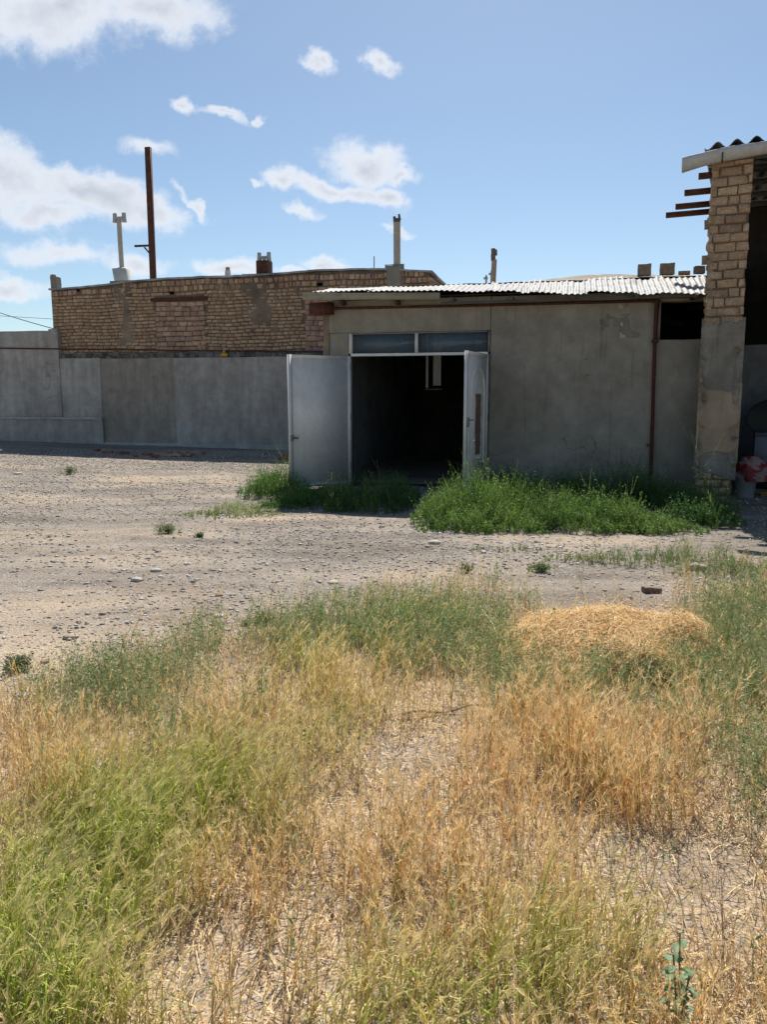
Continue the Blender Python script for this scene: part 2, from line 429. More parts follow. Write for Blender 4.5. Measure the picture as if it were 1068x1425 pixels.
# ------------------------------------------------------------------ masonry generators
def bricks(mb, a0, a1, z0, z1, bl, bh, yf, depth, cols, gap=.018, jit=.004, keep=None, big=None, ch=.008):
    rows = int(round((z1 - z0) / bh)); hh = (z1 - z0) / rows
    for r in range(rows):
        zb = z0 + r * hh; x = a0 - rng.random() * bl * .9
        while x < a1:
            l = bl * rng.choice([1., 1., .95, .55, .8, 1.1]) * rng.uniform(.92, 1.08)
            xa, xb = max(x, a0) + gap / 2, min(x + l, a1) - gap / 2
            x += l
            if xb - xa < .03: continue
            sag = .012 * math.sin(xa * 2.1 + r * .3) + .008 * math.sin(xa * 5.)
            za, zt = zb + gap / 2 + sag, zb + hh - gap / 2 + sag - rng.random() * .012
            if keep is not None and not keep((xa + xb) / 2, (za + zt) / 2): continue
            f = yf + rng.normal(0, jit * 1.6); c = ch + rng.random() * .006
            v = [(xx, yy_, zz) for (q, yy_) in ((0, f + depth), (0, f + c), (c, f)) for (xx, zz) in ((xa + q, za + q), (xb - q, za + q), (xb - q, zt - q), (xa + q, zt - q))]
            v = np.array(v); v[4:] += rng.normal(0, jit, (8, 3))
            col = np.array(cols[rng.integers(len(cols))]) * rng.uniform(.82, 1.12)
            mb.add(v, [(0, 1, 5, 4), (1, 2, 6, 5), (2, 3, 7, 6), (3, 0, 4, 7), (4, 5, 9, 8), (5, 6, 10, 9), (6, 7, 11, 10), (7, 4, 8, 11), (8, 9, 10, 11)], col)


def smear(mb, a0, a1, z0, z1, yf, proud=.02, st=.035, soft=.12, fr=5., keep=.0, seed=0., back=.05, c=(.5, .5, .5)):
    """a patch of plaster: a height field that sinks behind the bricks at its ragged edge"""
    na = max(2, int((a1 - a0) / st)); nb = max(2, int((z1 - z0) / st))
    A, Z = np.meshgrid(np.linspace(a0, a1, na + 1), np.linspace(z0, z1, nb + 1), indexing='ij')
    e = np.minimum(np.minimum(A - a0, a1 - A), np.minimum(Z - z0, z1 - Z)) / soft
    n_ = n2d(A, Z, fr, 4, seed); m = np.clip((e + n_ * 1.2 - .35 - keep) * 1.6, 0, 1)
    y = yf + back - m * (back + proud) + .009 * n2d(A, Z, 11, 4, seed + 2)
    i_ = (np.arange(na)[:, None] * (nb + 1) + np.arange(nb)[None]).ravel()
    mb.add(np.stack([A, y, Z], -1), np.stack([i_, i_ + nb + 1, i_ + nb + 2, i_ + 1], -1), c)


# ------------------------------------------------------------------ boundary wall and brick building (left)
WP = (-2.49, 19.9)
bw = empty('boundary_wall', (WP[0], WP[1], 0), 13.5, label='long grey cement rendered wall running below the brick building', cat='wall')
MB().gbox(-3.13, 3.6, 0, .3, -.1, 2.57, .12, .016, 1.4).build('wall_panel', M['plaster_wall'], bw)
MB().gbox(-5.33, -3.13, .012, .3, -.1, 2.585, .12, .012, 1.6).build('wall_panel', M['plaster_brown'], bw)['label'] = 'browner patch of render in the wall'
MB().gbox(-6.6, -5.33, -.002, .3, -.1, 2.60, .12, .014, 1.6).build('wall_panel', M['plaster_wall'], bw)
MB().gbox(-16, -6.8, -.002, .3, -.1, 3.36, .14, .02, 1.2).build('wall_panel', M['plaster_wall'], bw)['label'] = 'taller section of the wall beside the brick building'
MB().gbox(-6.84, -6.58, -.03, .32, -.1, 3.39, .1, .014, 2).build('pilaster', M['plaster_wall'], bw)
MB().gbox(-16, -5.31, -.075, 0, -.1, 1.0, .1, .02, 1.7).build('plinth', M['plaster_wall'], bw)
MB().gbox(-16, -5.3, -.13, -.07, .955, 1.01, .07, .022, 3).build('plinth_lip', M['plaster_light'], bw)
p = MB(); p.gbox(-5.28, 3.6, -.07, .01, -.1, .335, .1, .014, 2.1); p.build('footing', M['plaster_light'], bw)
rb = MB()
for k in range(520):
    a = rng.uniform(-6.5, 3.5); s = rng.uniform(.02, .055)
    rb.box(a - s * 1.3, a + s * 1.3, .02 + rng.random() * .12, .16 + rng.random() * .1, 2.55 + rng.random() * .03, 2.6 + rng.random() * .1 + s * .5, np.array((.17, .16, .145)) * rng.uniform(.5, 1.5), jit=.01)
rb.gbox(-6.58, 3.6, .06, .3, 2.56, 2.72, .06, .02, 6, c=(.17, .155, .14))
rb.build('rubble_course', M['stone'], bw)

bb = empty('brick_building', (WP[0] - .055, WP[1] + .013, 0), 13.5, label='low flat roofed building of tan mud bricks behind the grey wall', cat='building')
YF = .10
def top_z(a): return 4.47 + .16 * np.clip((a + 6.8) / 5, 0, 1) + .03 * np.sin(a * 1.3) - .07 * np.clip((a - 2.8) / 1, 0, 1)
HOLES = [(-5.62 + 1.2, 4.27), (-.92, 4.37), (.95, 4.33), (-3.15, 4.25), (-5.9, 4.4)]
INF = (-3.62, -2.18, 2.75, 4.03)
cols_a = [(.46, .30, .185), (.50, .34, .215), (.42, .28, .18), (.55, .385, .25), (.47, .325, .215)]
cols_b = [(.45, .29, .2), (.49, .33, .23), (.42, .28, .2), (.52, .36, .26)]
cols_c = [(.42, .255, .19), (.46, .29, .22), (.38, .25, .19)]
def keep_main(a, z):
    if INF[0] < a < INF[1] and INF[2] < z < 4.17: return False
    if a > .55 and z < 4.12: return False
    if z > top_z(a) - .05: return False
    return not any(abs(a - ha) < .09 and abs(z - hz) < .075 for ha, hz in HOLES)
br = MB()
bricks(br, -6.72, 3.75, 2.66, 4.28, .2, .088, YF, .06, cols_a, keep=keep_main)
bricks(br, -6.72, 3.75, 4.28, 4.72, .15, .135, YF - .005, .06, cols_a + cols_c, keep=keep_main, gap=.022, jit=.006)
br.build('brickwork', M['brick'], bb)
b2 = MB(); bricks(b2, .55, 3.75, 2.68, 4.12, .235, .135, YF - .004, .06, cols_c + cols_b[:1], gap=.014, jit=.005); b2.build('brickwork', M['brick'], bb)['label'] = 'pinker larger bricks near the shed'
b3 = MB(); bricks(b3, INF[0], INF[1], INF[2], INF[3], .24, .125, YF - .012, .06, cols_b, gap=.012, jit=.006); b3.build('window_infill', M['brick'], bb)['label'] = 'bricked up window of orange bricks under a rusty lintel'
# wall core with dark putlog holes left open into the hollow
co_ = MB(); st = .08
A, Z = np.meshgrid(np.arange(-6.74, 3.79, st), np.linspace(2.55, 4.45, 25), indexing='ij')
Zt = np.where(Z > 4.44, top_z(A) - .03, Z)
na, nb = A.shape; yv = YF + .022 + .007 * n2d(A, Z, 9, 3)
i_ = (np.arange(na - 1)[:, None] * nb + np.arange(nb - 1)[None]).ravel()
ca, cz_ = (A[:-1, :-1] + st / 2).ravel(), (Z[:-1, :-1] + .04).ravel()
ok = np.array([not any(abs(a - ha) < .075 and abs(z - hz) < .065 for ha, hz in HOLES) for a, z in zip(ca, cz_)])
co_.add(np.stack([A, yv, Zt], -1), np.stack([i_, i_ + nb, i_ + nb + 1, i_ + 1], -1)[ok])
co_.gbox(-6.74, -6.70, YF + .03, YF + 6.2, -.1, 4.42, .2, .01)
co_.gbox(-6.7, 3.7, YF + .5, YF + .6, .5, 4.4, .4, .01)
co_.gbox(-6.7, 3.7, YF + 6.1, YF + 6.2, .0, 4.4, .4, .01)
co_.build('wall_core', M['joint'], bb)
sd = MB()
sb = MB(); bricks(sb, 0, 6.1, 2.4, 4.45, .22, .1, 0, .06, cols_a + cols_c, gap=.016)
v = sb.v
sb.v = [np.stack([3.76 - q[:, 1], YF + .02 + q[:, 0], q[:, 2]], -1) for q in v]
sb.build('side_brickwork', M['brick'], bb)
MB().gbox(3.6, 3.735, YF + .03, YF + 6.2, -.1, 4.42, .2, .01).build('side_wall_core', M['mud'], bb)
# roof and ragged coping
rf = MB(); na = 110
aa = np.linspace(-6.78, 3.8, na); bbv = np.linspace(YF - .035, YF + 6.25, 30)
A, B = np.meshgrid(aa, bbv, indexing='ij'); Zr = top_z(A) + .02 + .018 * n2d(A, B, 4, 3) + .02 * np.clip(1 - abs(B - YF - .1) / .25, 0, 1)
top = np.stack([A, B + .012 * n2d(A, B, 6, 2, 9.), Zr], -1); bot = top.copy(); bot[..., 2] -= .045 + .01 * np.abs(n2d(A, B, 7, 2, 4.))
i_ = (np.arange(na - 1)[:, None] * 30 + np.arange(29)[None]).ravel()
rf.add(top, np.stack([i_, i_ + 30, i_ + 31, i_ + 1], -1)); rf.add(bot, np.stack([i_, i_ + 1, i_ + 31, i_ + 30], -1))
for s_ in (0, 29):
    e = np.stack([top[:, s_], bot[:, s_]], 1); k = np.arange(na - 1) * 2; rf.add(e, np.stack([k, k + 1, k + 3, k + 2], -1))
for s_ in (0, na - 1):
    e = np.stack([top[s_], bot[s_]], 1); k = np.arange(29) * 2; rf.add(e, np.stack([k, k + 1, k + 3, k + 2], -1))
rf.build('roof', M['tar'], bb)
lt = MB().gbox(-3.72, -2.1, YF - .03, YF + .05, 4.045, 4.135, .08, .018, 5); lt.build('lintel', M['rust'], bb)
pt = MB(); smear(pt, -4.95, -4.05, 2.75, 4.62, YF - .0, .012, soft=.3, fr=5, seed=1., keep=.1); pt.build('mortar_patch', M['mud'], bb)
pt = MB(); smear(pt, -1.15, -.05, 3.0, 4.66, YF - .0, .012, soft=.32, fr=5, seed=2., keep=.05); pt.build('mortar_patch', M['mud'], bb)
pt = MB(); smear(pt, -1.95, -.5, 4.02, 4.56, YF, .012, soft=.2, fr=5, seed=3.); pt.build('mortar_patch', M['mud'], bb)
pt = MB(); smear(pt, -.4, .5, 3.95, 4.42, YF, .012, soft=.18, fr=5, seed=4., keep=.1); pt.build('mortar_patch', M['mud'], bb)
p2 = MB(); smear(p2, 2.62, 3.1, 4.0, 4.75, YF - .01, .05, st=.03, soft=.07, fr=5, seed=6.); p2.build('cement_patch', M['plaster_grey'], bb); p2 = MB(); smear(p2, -6.5, 3.5, 2.6, 2.85, YF, .01, fr=3, seed=8., keep=.35)
p2.build('cement_patch', M['plaster_grey'], bb)
# roof furniture on the brick building; local frame helper
def bpos(a, b, z, P=WP, ang=13.5):
    t = R(ang); return Vector((P[0] + a * math.cos(t) + b * math.sin(t), P[1] - a * math.sin(t) + b * math.cos(t), z))

def wallray(u, v, b, P=WP, ang=13.5):
    '''position on the vertical plane b metres behind a facade, along the sight line through u, v'''
    t_ = R(ang); n_ = Vector((math.sin(t_), math.cos(t_), 0)); q_ = ray(u, v); k_ = (n_.x * P[0] + n_.y * P[1] + b) / (n_.x * q_.x + n_.y * q_.y)
    w_ = q_ * k_; return Vector((w_.x, w_.y, w_.z + CAM_H))


def stand(u, v, b, z, P=WP):
    w_ = wallray(u, v, b, P); return Vector((w_.x, w_.y, z))


PALE = (.42, .38, .31); GREYC = (.40, .41, .40)
def cowl(par, z, s=1., c=GREYC):
    m_ = MB(); m_.tube([(0, 0, z), (0, 0, z + .13 * s)], .045 * s, 12, c)
    m_.tube([(-.12 * s, 0, z + .10 * s), (.12 * s, 0, z + .10 * s)], .042 * s, 12, c)
    for q in (-1, 1):
        m_.tube([(q * .13 * s, 0, z + .0 * s), (q * .13 * s, 0, z + .22 * s)], [.062 * s, .05 * s], 12, c)
        m_.tube([(q * .13 * s, 0, z - .005 * s), (q * .13 * s, 0, z + .02 * s)], .068 * s, 12, c)
    m_.build('cowl', M['attr'], par, True)

ch = empty('chimney', stand(170, 385, 2.0, 4.5), 13.5, label='tall slim chimney pipe with forked cowl on a white tapered base', cat='chimney', group='chimneys on the brick building')
zb0, zb1, zt_ = wallray(170, 398, 2.0).z - 4.5, wallray(170, 373, 2.0).z - 4.5, wallray(166, 296, 2.0).z - 4.5
q = MB(); q.add([(x * w, y * w, z) for (w, z) in ((.15, 0), (.15, zb0), (.2, zb1 - .04), (.11, zb1)) for (x, y) in ((-1, -1), (1, -1), (1, 1), (-1, 1))], [(l * 4 + k, l * 4 + (k + 1) % 4, l * 4 + (k + 1) % 4 + 4, l * 4 + k + 4) for l in range(3) for k in range(4)] + [(12, 13, 14, 15)], (.5, .49, .45))
q.build('base', M['attr'], ch)
MB().tube([(.0, 0, zb1 - .03), (-.015, 0, (zb1 + zt_) / 2), (-.02, 0, zt_ - .22)], .068, 12, PALE).build('pipe', M['attr'], ch, True)
cowl(ch, zt_ - .26, 1.12)
ch = empty('chimney', stand(368, 375, .42, 4.6), 13.5, label='short square rusty chimney box with forked grey cowl', cat='chimney', group='chimneys on the brick building')
MB().gbox(-.16, .16, -.16, .16, -.05, .4, .08, .006).build('box', M['rust'], ch); cowl(ch, .4, 1.0)
ch = empty('chimney', stand(553, 385, .3, 4.4), 13.5, label='tall bare pale chimney pipe with broken top behind the canopy', cat='chimney', group='chimneys on the brick building')
m_ = MB().tube([(.0, 0, -.1), (-.005, 0, .6), (-.01, 0, 1.36)], .085, 14, PALE)
m_.build('pipe', M['attr'], ch, True)
m_ = MB(); m_.tube([(-.01, 0, 1.35), (-.01, 0, 1.44)], .088, 12, (.12, .09, .08), cap=False); m_.box(-.09, -.03, -.05, .03, 1.4, 1.5, (.14, .1, .09), jit=.01); m_.box(.02, .08, -.04, .05, 1.42, 1.53, (.14, .1, .09), jit=.012); m_.build('broken_rim', M['attr'], ch)
st_ = empty('chimney_stub', stand(77, 390, .3, 4.45), 13.5, label='short broken concrete stub at the far left roof corner', cat='chimney stub')
MB().gbox(-.1, .1, -.09, .09, 0, .36, .05, .02, 8).build('stub', M['plaster_grey'], st_); MB().gbox(-.11, -.02, -.06, .06, .34, .42, .04, .02, 8).build('broken_top', M['plaster_grey'], st_)
st_ = empty('chimney_stub', stand(317, 376, .42, 4.58), 13.5, label='small pale pipe stub with reddish cap left of the rusty chimney', cat='chimney stub')
MB().tube([(0, 0, 0), (0, 0, .24)], .085, 12, (.5, .49, .45), r2=.07).build('stub', M['attr'], st_, True); MB().tube([(0, 0, .235), (0, 0, .31)], .055, 12, (.36, .2, .16)).build('cap', M['attr'], st_, True)
# steel post
po = empty('steel_post', stand(213, 388, 5.5, 4.45), 13.5, label='tall dark rusty I-beam post standing on the brick building roof', cat='post')
po.scale = (1.22, 1.22, (wallray(207, 205, 5.5).z - 4.45) / 3.45)
def ibeam(mb, w, d, z0, z1, sh=0.):
    for (x0, x1, y0, y1) in ((-w, -w + .012, -d, d), (w - .012, w, -d, d), (-w + .012, w - .012, -.006, .006)):
        v = [(x + (z - z0) * sh, y, z) for z in (z0, z1) for y in (y0, y1) for x in (x0, x1)]
        mb.add(v, [(0, 2, 3, 1), (4, 5, 7, 6), (0, 1, 5, 4), (2, 6, 7, 3), (0, 4, 6, 2), (1, 3, 7, 5)])
m_ = MB(); ibeam(m_, .075, .05, 0, 3.45, .004); m_.add([(-.075, -.05, 0), (.075, -.05, 0), (.085, -.05, 3.45), (-.065, -.05, 3.45)], [(0, 1, 2, 3)]); m_.build('beam', M['rust'], po)
za_ = (wallray(196, 342, 5.5).z - 4.45) / po.scale[2] - .955; m_ = MB(); m_.box(-.52, -.07, -.03, .03, .93, .975, jit=.002)
m_.add([(-.25, -.02, .92), (-.2, -.02, .92), (-.07, -.02, .80), (-.07, -.02, .76), (-.25, .02, .92), (-.2, .02, .92), (-.07, .02, .80), (-.07, .02, .76)], [(0, 1, 2, 3), (4, 7, 6, 5), (0, 3, 7, 4), (1, 5, 6, 2), (0, 4, 5, 1), (3, 2, 6, 7)]); m_.v = [q_ + np.array((za_ * .004, 0, za_)) for q_ in m_.v]; m_.build('bracket_arm', M['rust'], po)
an_ = empty('antenna', stand(521, 378, 1.6, 4.5), 13.5, label='thin antenna mast with small side arm on the roof', cat='antenna')
m_ = MB(); m_.tube([(0, 0, 0), (0, 0, .72)], .014, 6, (.2, .2, .2)); m_.build('mast', M['attr'], an_)
m_ = MB(); m_.tube([(-.14, 0, .36), (0, 0, .42)], .009, 6, (.3, .3, .3)); m_.tube([(-.06, 0, .44), (-.16, 0, .33)], .007, 6, (.3, .3, .3)); m_.build('arm', M['attr'], an_)
sb_ = empty('roof_cover', stand(427, 376, .9, 4.63), 13.5, label='low pale flat sheet lying on the roof left of the antenna', cat='roof cover')
MB().add([(-.52, -.3, -.01), (.5, -.3, -.01), (.5, .5, -.01), (-.52, .5, -.01), (-.5, -.3, .1), (.14, -.3, .14), (.46, -.3, .05), (.46, .5, .05), (.14, .5, .14), (-.5, .5, .1)], [(4, 5, 8, 9), (5, 6, 7, 8), (0, 1, 6, 4), (4, 6, 5, 5)][:3], (.6, .6, .58)).build('sheet', M['attr'], sb_)
# gas pipe with yellow valve
gp = empty('gas_pipe', bpos(-6, -.03, 2.8), 13.5, label='thin dark steel pipe running along the top of the grey wall with a yellow valve', cat='pipe')
m_ = MB(); m_.tube([(-9, -.02, .18), (-2.4, -.03, .1), (.8, -.03, .02), (3.2, -.03, -.04), (6.6, -.03, -.12), (8.8, -.02, -.14)], .018, 8); m_.build('pipe', M['rust'], gp)
m_ = MB(); m_.tube([(4.28, -.05, -.17), (4.44, -.05, -.17)], .042, 10, (.62, .40, .04)); m_.box(4.33, 4.39, -.1, -.03, -.13, -.06, (.6, .38, .04)); m_.build('valve', M['attr'], gp)
# overhead wires at the left
def wire(name, pts, r, label):
    o = MB().tube(pts, r, 6, (.06, .06, .065)).build(name, M['attr']); tag(o, label=label, cat='cable')
q0 = bpos(-6.72, .3, 3.38)
e0 = q0 + Vector((-14, 16, 4.2)); wire('cable', [tuple(q0.lerp(e0, t) - Vector((0, 0, .9 * t * (1 - t)))) for t in np.linspace(0, 1, 20)], .012, 'black overhead cable coming down to the wall corner at the left')
q1 = bpos(-6.3, 2.5, 3.8); e1_ = q1 + Vector((-20, 4, 2.0)); wire('cable', [tuple(q1.lerp(e1_, t) - Vector((0, 0, .8 * t * (1 - t)))) for t in np.linspace(0, 1, 20)], .007, 'thin pale overhead cable, the higher of the two at the left')

# ------------------------------------------------------------------ shed with open double doors
SP = (-.921, 12.9); SZ = .08
sh = empty('shed', (SP[0], SP[1], 0), 13.5, label='grey rendered shed with open white double doors and corrugated canopy', cat='shed')
MB().gbox(0, .355, 0, .22, -.1, 2.56, .06, .008, 4).build('wall_pier', M['plaster_grey'], sh)
MB().gbox(0.02, 2.665, -.012, .22, 2.565, 3.075, .09, .008, 3).build('wall_header', M['plaster_grey'], sh)
MB().gbox(2.675, 5.13, -.02, .22, -.15, 3.07, .09, .01, 1.6).build('wall_panel', M['plaster_grey'], sh)
MB().gbox(5.135, 6.0, .02, .24, -.15, 2.375, .08, .012, 2).build('wall_panel', M['plaster_grey'], sh)['label'] = 'low end panel of wall under the dark opening'
MB().gbox(5.135, 6.0, .03, .24, 2.93, 3.07, .08, .01, 2).build('wall_strip', M['plaster_grey'], sh)
MB().gbox(-.06, .03, -.03, .2, -.1, 3.06, .06, .02, 6).build('corner_edge', M['mud'], sh)
MB().box(-.24, .12, -.2, .12, 2.86, 3.04).build('beam_end', M['rust'], sh)
# interior room (closed, dark)
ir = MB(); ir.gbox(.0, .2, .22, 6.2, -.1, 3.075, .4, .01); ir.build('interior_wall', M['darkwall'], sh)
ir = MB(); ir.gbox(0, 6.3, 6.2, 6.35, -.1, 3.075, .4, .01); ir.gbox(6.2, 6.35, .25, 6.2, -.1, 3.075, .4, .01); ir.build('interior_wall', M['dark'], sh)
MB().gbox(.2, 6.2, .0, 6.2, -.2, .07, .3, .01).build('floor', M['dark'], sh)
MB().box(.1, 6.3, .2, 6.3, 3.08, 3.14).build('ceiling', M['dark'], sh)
# mud roof
na, nb = 130, 60
A, B = np.meshgrid(np.linspace(-.1, 6.35, na), np.linspace(.57, 6.5, nb), indexing='ij')
Zr = 3.365 + .03 * n2d(A, B, 1.6, 4, 2.) + .018 * n2d(A, B, 7, 3, 4.) + .10 * np.exp(-((A - 4.3) / 1.0) ** 2) * np.clip((B - .3) / .6, 0, 1) + .012 * (A)
t_ = np.clip((B - .57) / .8, 0, 1); Zr = (3.36 + .012 * n2d(A, B, 5, 3)) * (1 - t_) + (Zr + .035) * t_
i_ = (np.arange(na - 1)[:, None] * nb + np.arange(nb - 1)[None]).ravel()
m_ = MB().add(np.stack([A, B, Zr], -1), np.stack([i_, i_ + nb, i_ + nb + 1, i_ + 1], -1)); m_.gbox(-.1, 6.35, .6, 6.5, 3.16, 3.2, .3, .01); m_.gbox(-.1, .0, .6, 6.5, 3.07, 3.33, .3, .01); m_.build("roof", M["mud_roof"], sh)
# corrugated canopy (several overlapping sheets)
def eave(a): return np.interp(a, [-.25, 1.5, 2.8, 4.0, 5.8], [3.19, 3.14, 3.09, 3.03, 2.97])
cn = MB()
edges = [(-.12, .85), (.8, 1.75), (1.7, 2.68), (2.62, 3.4), (3.35, 4.1), (4.05, 4.8), (4.75, 5.85)]
for k, (x0, x1) in enumerate(edges):
    nx = int((x1 - x0) / .0125); nyy = 14; o1 = rng.uniform(-.05, .04); tilt = rng.uniform(-.02, .02)
    A, T = np.meshgrid(np.linspace(x0, x1, nx), np.linspace(0, 1, nyy), indexing='ij')
    B = -.42 + o1 + T * (1.08 + rng.uniform(-.04, .05)) + (A - x0) * tilt
    tt = (B + .42) / 1.0
    z = eave(A) * (1 - tt) + 3.345 * tt + .006 * (k % 2) + .0085 * np.sin(A * 2 * np.pi / .084) + .018 * n2d(A, B, 2.5, 2, k * 1.) + (k > 2) * .03 * n2d(A, B, 5, 2, 5.)
    z += .0035
    v1 = np.stack([A, B, z], -1); v2 = v1 - np.array((0, 0, .003))
    i_ = (np.arange(nx - 1)[:, None] * nyy + np.arange(nyy - 1)[None]).ravel()
    cn.add(v1, np.stack([i_, i_ + nyy, i_ + nyy + 1, i_ + 1], -1)); cn.add(v2, np.stack([i_, i_ + 1, i_ + nyy + 1, i_ + nyy], -1))
    e = np.stack([v1[:, 0], v2[:, 0]], 1); kk = np.arange(nx - 1) * 2; cn.add(e, np.stack([kk, kk + 1, kk + 3, kk + 2], -1))
cn.build('canopy', M['zinc'], sh, True)
m_ = MB(); 
v = [(x, y, z) for x, zt in ((-.27, 3.16), (1.93, 3.10)) for (y, z) in ((-.43, zt), (-.39, zt), (-.39, zt - .1), (-.43, zt - .1))]
m_.add(v, [(0, 1, 2, 3), (4, 7, 6, 5), (0, 4, 5, 1), (1, 5, 6, 2), (2, 6, 7, 3), (3, 7, 4, 0)], (.33, .29, .21)); m_.build('fascia_board', M['attr'], sh)
m_ = MB(); m_.gbox(1.93, 5.8, -.3, -.22, 2.94, 2.985, .15, .012, 2, c=(.10, .092, .08)); m_.build('eave_batten', M['attr'], sh)
for a in (.3, 1.2, 2.1, 3.0, 3.9, 4.8, 5.6):
    MB().box(a - .03, a + .03, -.4, -.0, 3.0 - .012 * a, 3.06 - .012 * a, (.12, .1, .08)).build('rafter_end', M['attr'], sh)
# red pipes
MB().tube([(.15, -.045, 2.955), (2.6, -.045, 2.94), (5.0, -.045, 2.935), (5.1, -.05, 2.93)], .021, 10).build('conduit_pipe', M['rust'], sh, True)
m_ = MB(); m_.tube([(5.10, -.06, 3.02), (5.105, -.06, 2.4), (5.13, -.06, 1.2), (5.15, -.06, .12)], .026, 10); m_.build('drain_pipe', M['redpipe'], sh, True)
m_ = MB(); m_.box(5.06, 5.15, -.1, -.01, 2.33, 2.38, (.05, .04, .035), jit=.008); m_.build('pipe_clamp', M['attr'], sh); m_ = MB(); m_.box(5.07, 5.14, -.1, -.01, .8, .83, (.1, .06, .05), jit=.003); m_.build('pipe_clamp', M['attr'], sh)
m_ = MB(); m_.box(5.14, 5.18, -.0, .2, 2.36, 2.95, (.2, .19, .16), jit=.004); m_.build('opening_post', M['attr'], sh)
m_ = MB()
for (a, z, w, h, sd_) in ((4.62, 2.72, .09, .45, 1.),):
    smear(m_, a - w, a + w, z - h, z + h * .5, -.03, .004, st=.015, soft=.1, fr=9, seed=sd_, keep=.3, back=.02)
m_.build('lime_stain', M['stain'], sh)
m_ = MB(); smear(m_, 4.1, 5.0, 2.3, 3.05, -.021, .001, st=.02, soft=.25, fr=9, seed=12., keep=.0, back=.02); m_.build('damp_stain', M['damp'], sh)
# door frame
GRF = (.22, .21, .19)
for nm_, bx_ in (('door_jamb', (.37, .405, -.02, .1, 0.05, 2.2)), ('door_jamb', (2.635, 2.665, -.01, .1, .05, 2.2)), ('window_head', (.425, 2.615, -.02, .08, 2.538, 2.56)), ('window_side', (2.63, 2.665, -.01, .08, 2.235, 2.55))):
    MB().box(*bx_, GRF).build(nm_, M['attr'], sh)
MB().gbox(.405, 2.635, -.035, .08, 2.19, 2.232, .05, .004, 14).build('transom_bar', M['white'], sh)
MB().box(.375, .425, -.03, .08, 2.236, 2.555).build('window_side', M['white'], sh)
MB().box(1.47, 1.515, -.034, .07, 2.236, 2.538).build('mullion', M['white'], sh)
for ha_ in (.395, 2.645):
    for hz_ in (.35, 1.15, 1.95): MB().tube([(ha_, -.05, hz_), (ha_, -.05, hz_ + .12)], .014, 8, (.18, .15, .13)).build('hinge', M['attr'], sh)
for (x0, x1) in ((.425, 1.465), (1.52, 2.615)):
    MB().box(x0, x1, .018, .024, 2.235, 2.535).build('transom_window', M['glass'], sh, attr=False)
def leaf(hinge_a, deg, sgn, deco):
    d = empty('door', (hinge_a, -.03, .1), 0); d.parent = sh
    d.rotation_euler = (0, 0, R(deg))
    Wd = 1.12 * sgn; x0, x1 = sorted((0, Wd)); H_ = 2.09
    m_ = MB(); m_.box(x0 + .05, x1 - .05, -.012, .012, .05, H_ - .05); m_.build('panel', M['white'], d)
    m_ = MB(); m_.box(x0, x0 + .055, -.022, .022, 0, H_); m_.box(x1 - .055, x1, -.022, .022, 0, H_); m_.box(x0 + .055, x1 - .055, -.021, .021, 0, .055); m_.box(x0 + .055, x1 - .055, -.021, .021, H_ - .055, H_); m_.build('rail', M['white'], d)
    return d, x0, x1
ld, x0, x1 = leaf(.40, -(135), 1, False)
m_ = MB(); m_.box(x1 - .14, x1 - .02, .012, .045, .78, .80, (.12, .1, .09)); m_.box(x1 - .05, x1 - .02, .012, .06, .75, .84, (.2, .18, .16)); m_.build('latch', M['attr'], ld)
MB().box(x0 + .05, x1 - .05, -.0205, -.012, .05, 2.04).build('back_sheet', M['white'], ld)
rd, x0, x1 = leaf(2.63, 80, -1, True)
# decorated outer face (local -y)
cx = (x0 + x1) / 2
def mould(pts, r=.022): return MB().tube(pts, r, 8)
arch = [(cx + .34 * math.cos(t), -.018, 1.52 + .34 * math.sin(t)) for t in np.linspace(0, math.pi, 18)]
mould([(cx + .34, -.018, .42)] + arch + [(cx - .34, -.018, .42), (cx + .34, -.018, .42)]).build('arch_moulding', M['white'], rd, True)
mould([(x0 + .1, -.013, .22), (x1 - .1, -.013, .22)], .014).build('moulding', M['white'], rd)
mould([(x0 + .14, -.013, .24), (x0 + .14, -.013, 1.5)], .014).build('moulding', M['white'], rd)
m_ = MB(); m_.gbox(cx - .2, cx + .2, -.03, -.013, .5, 1.56, .05, .004); m_.build('ornament_frame', M['white'], rd)
m_ = MB()
A, Z = np.meshgrid(np.linspace(cx - .145, cx + .145, 22), np.linspace(.57, 1.48, 90), indexing='ij')
yv = -.036 - .02 * np.abs(np.sin(Z * 14 + 2 * np.cos((A - cx) * 30))) * np.cos((A - cx) * 14) - .006 * n2d(A, Z, 30, 2)
i_ = (np.arange(21)[:, None] * 90 + np.arange(89)[None]).ravel(); m_.add(np.stack([A, yv, Z], -1), np.stack([i_, i_ + 90, i_ + 91, i_ + 1], -1), (.17, .11, .085)); m_.build('ornament', M['attr'], rd, True)
m_ = MB(); m_.box(x0 + .01, x0 + .05, -.05, -.02, 1.0, 1.14, (.25, .23, .2)); m_.tube([(x0 + .03, -.05, 1.1), (x0 + .03, -.09, 1.1), (x0 + .12, -.09, 1.1)], .01, 6, (.2, .19, .17)); m_.build('handle', M['attr'], rd)
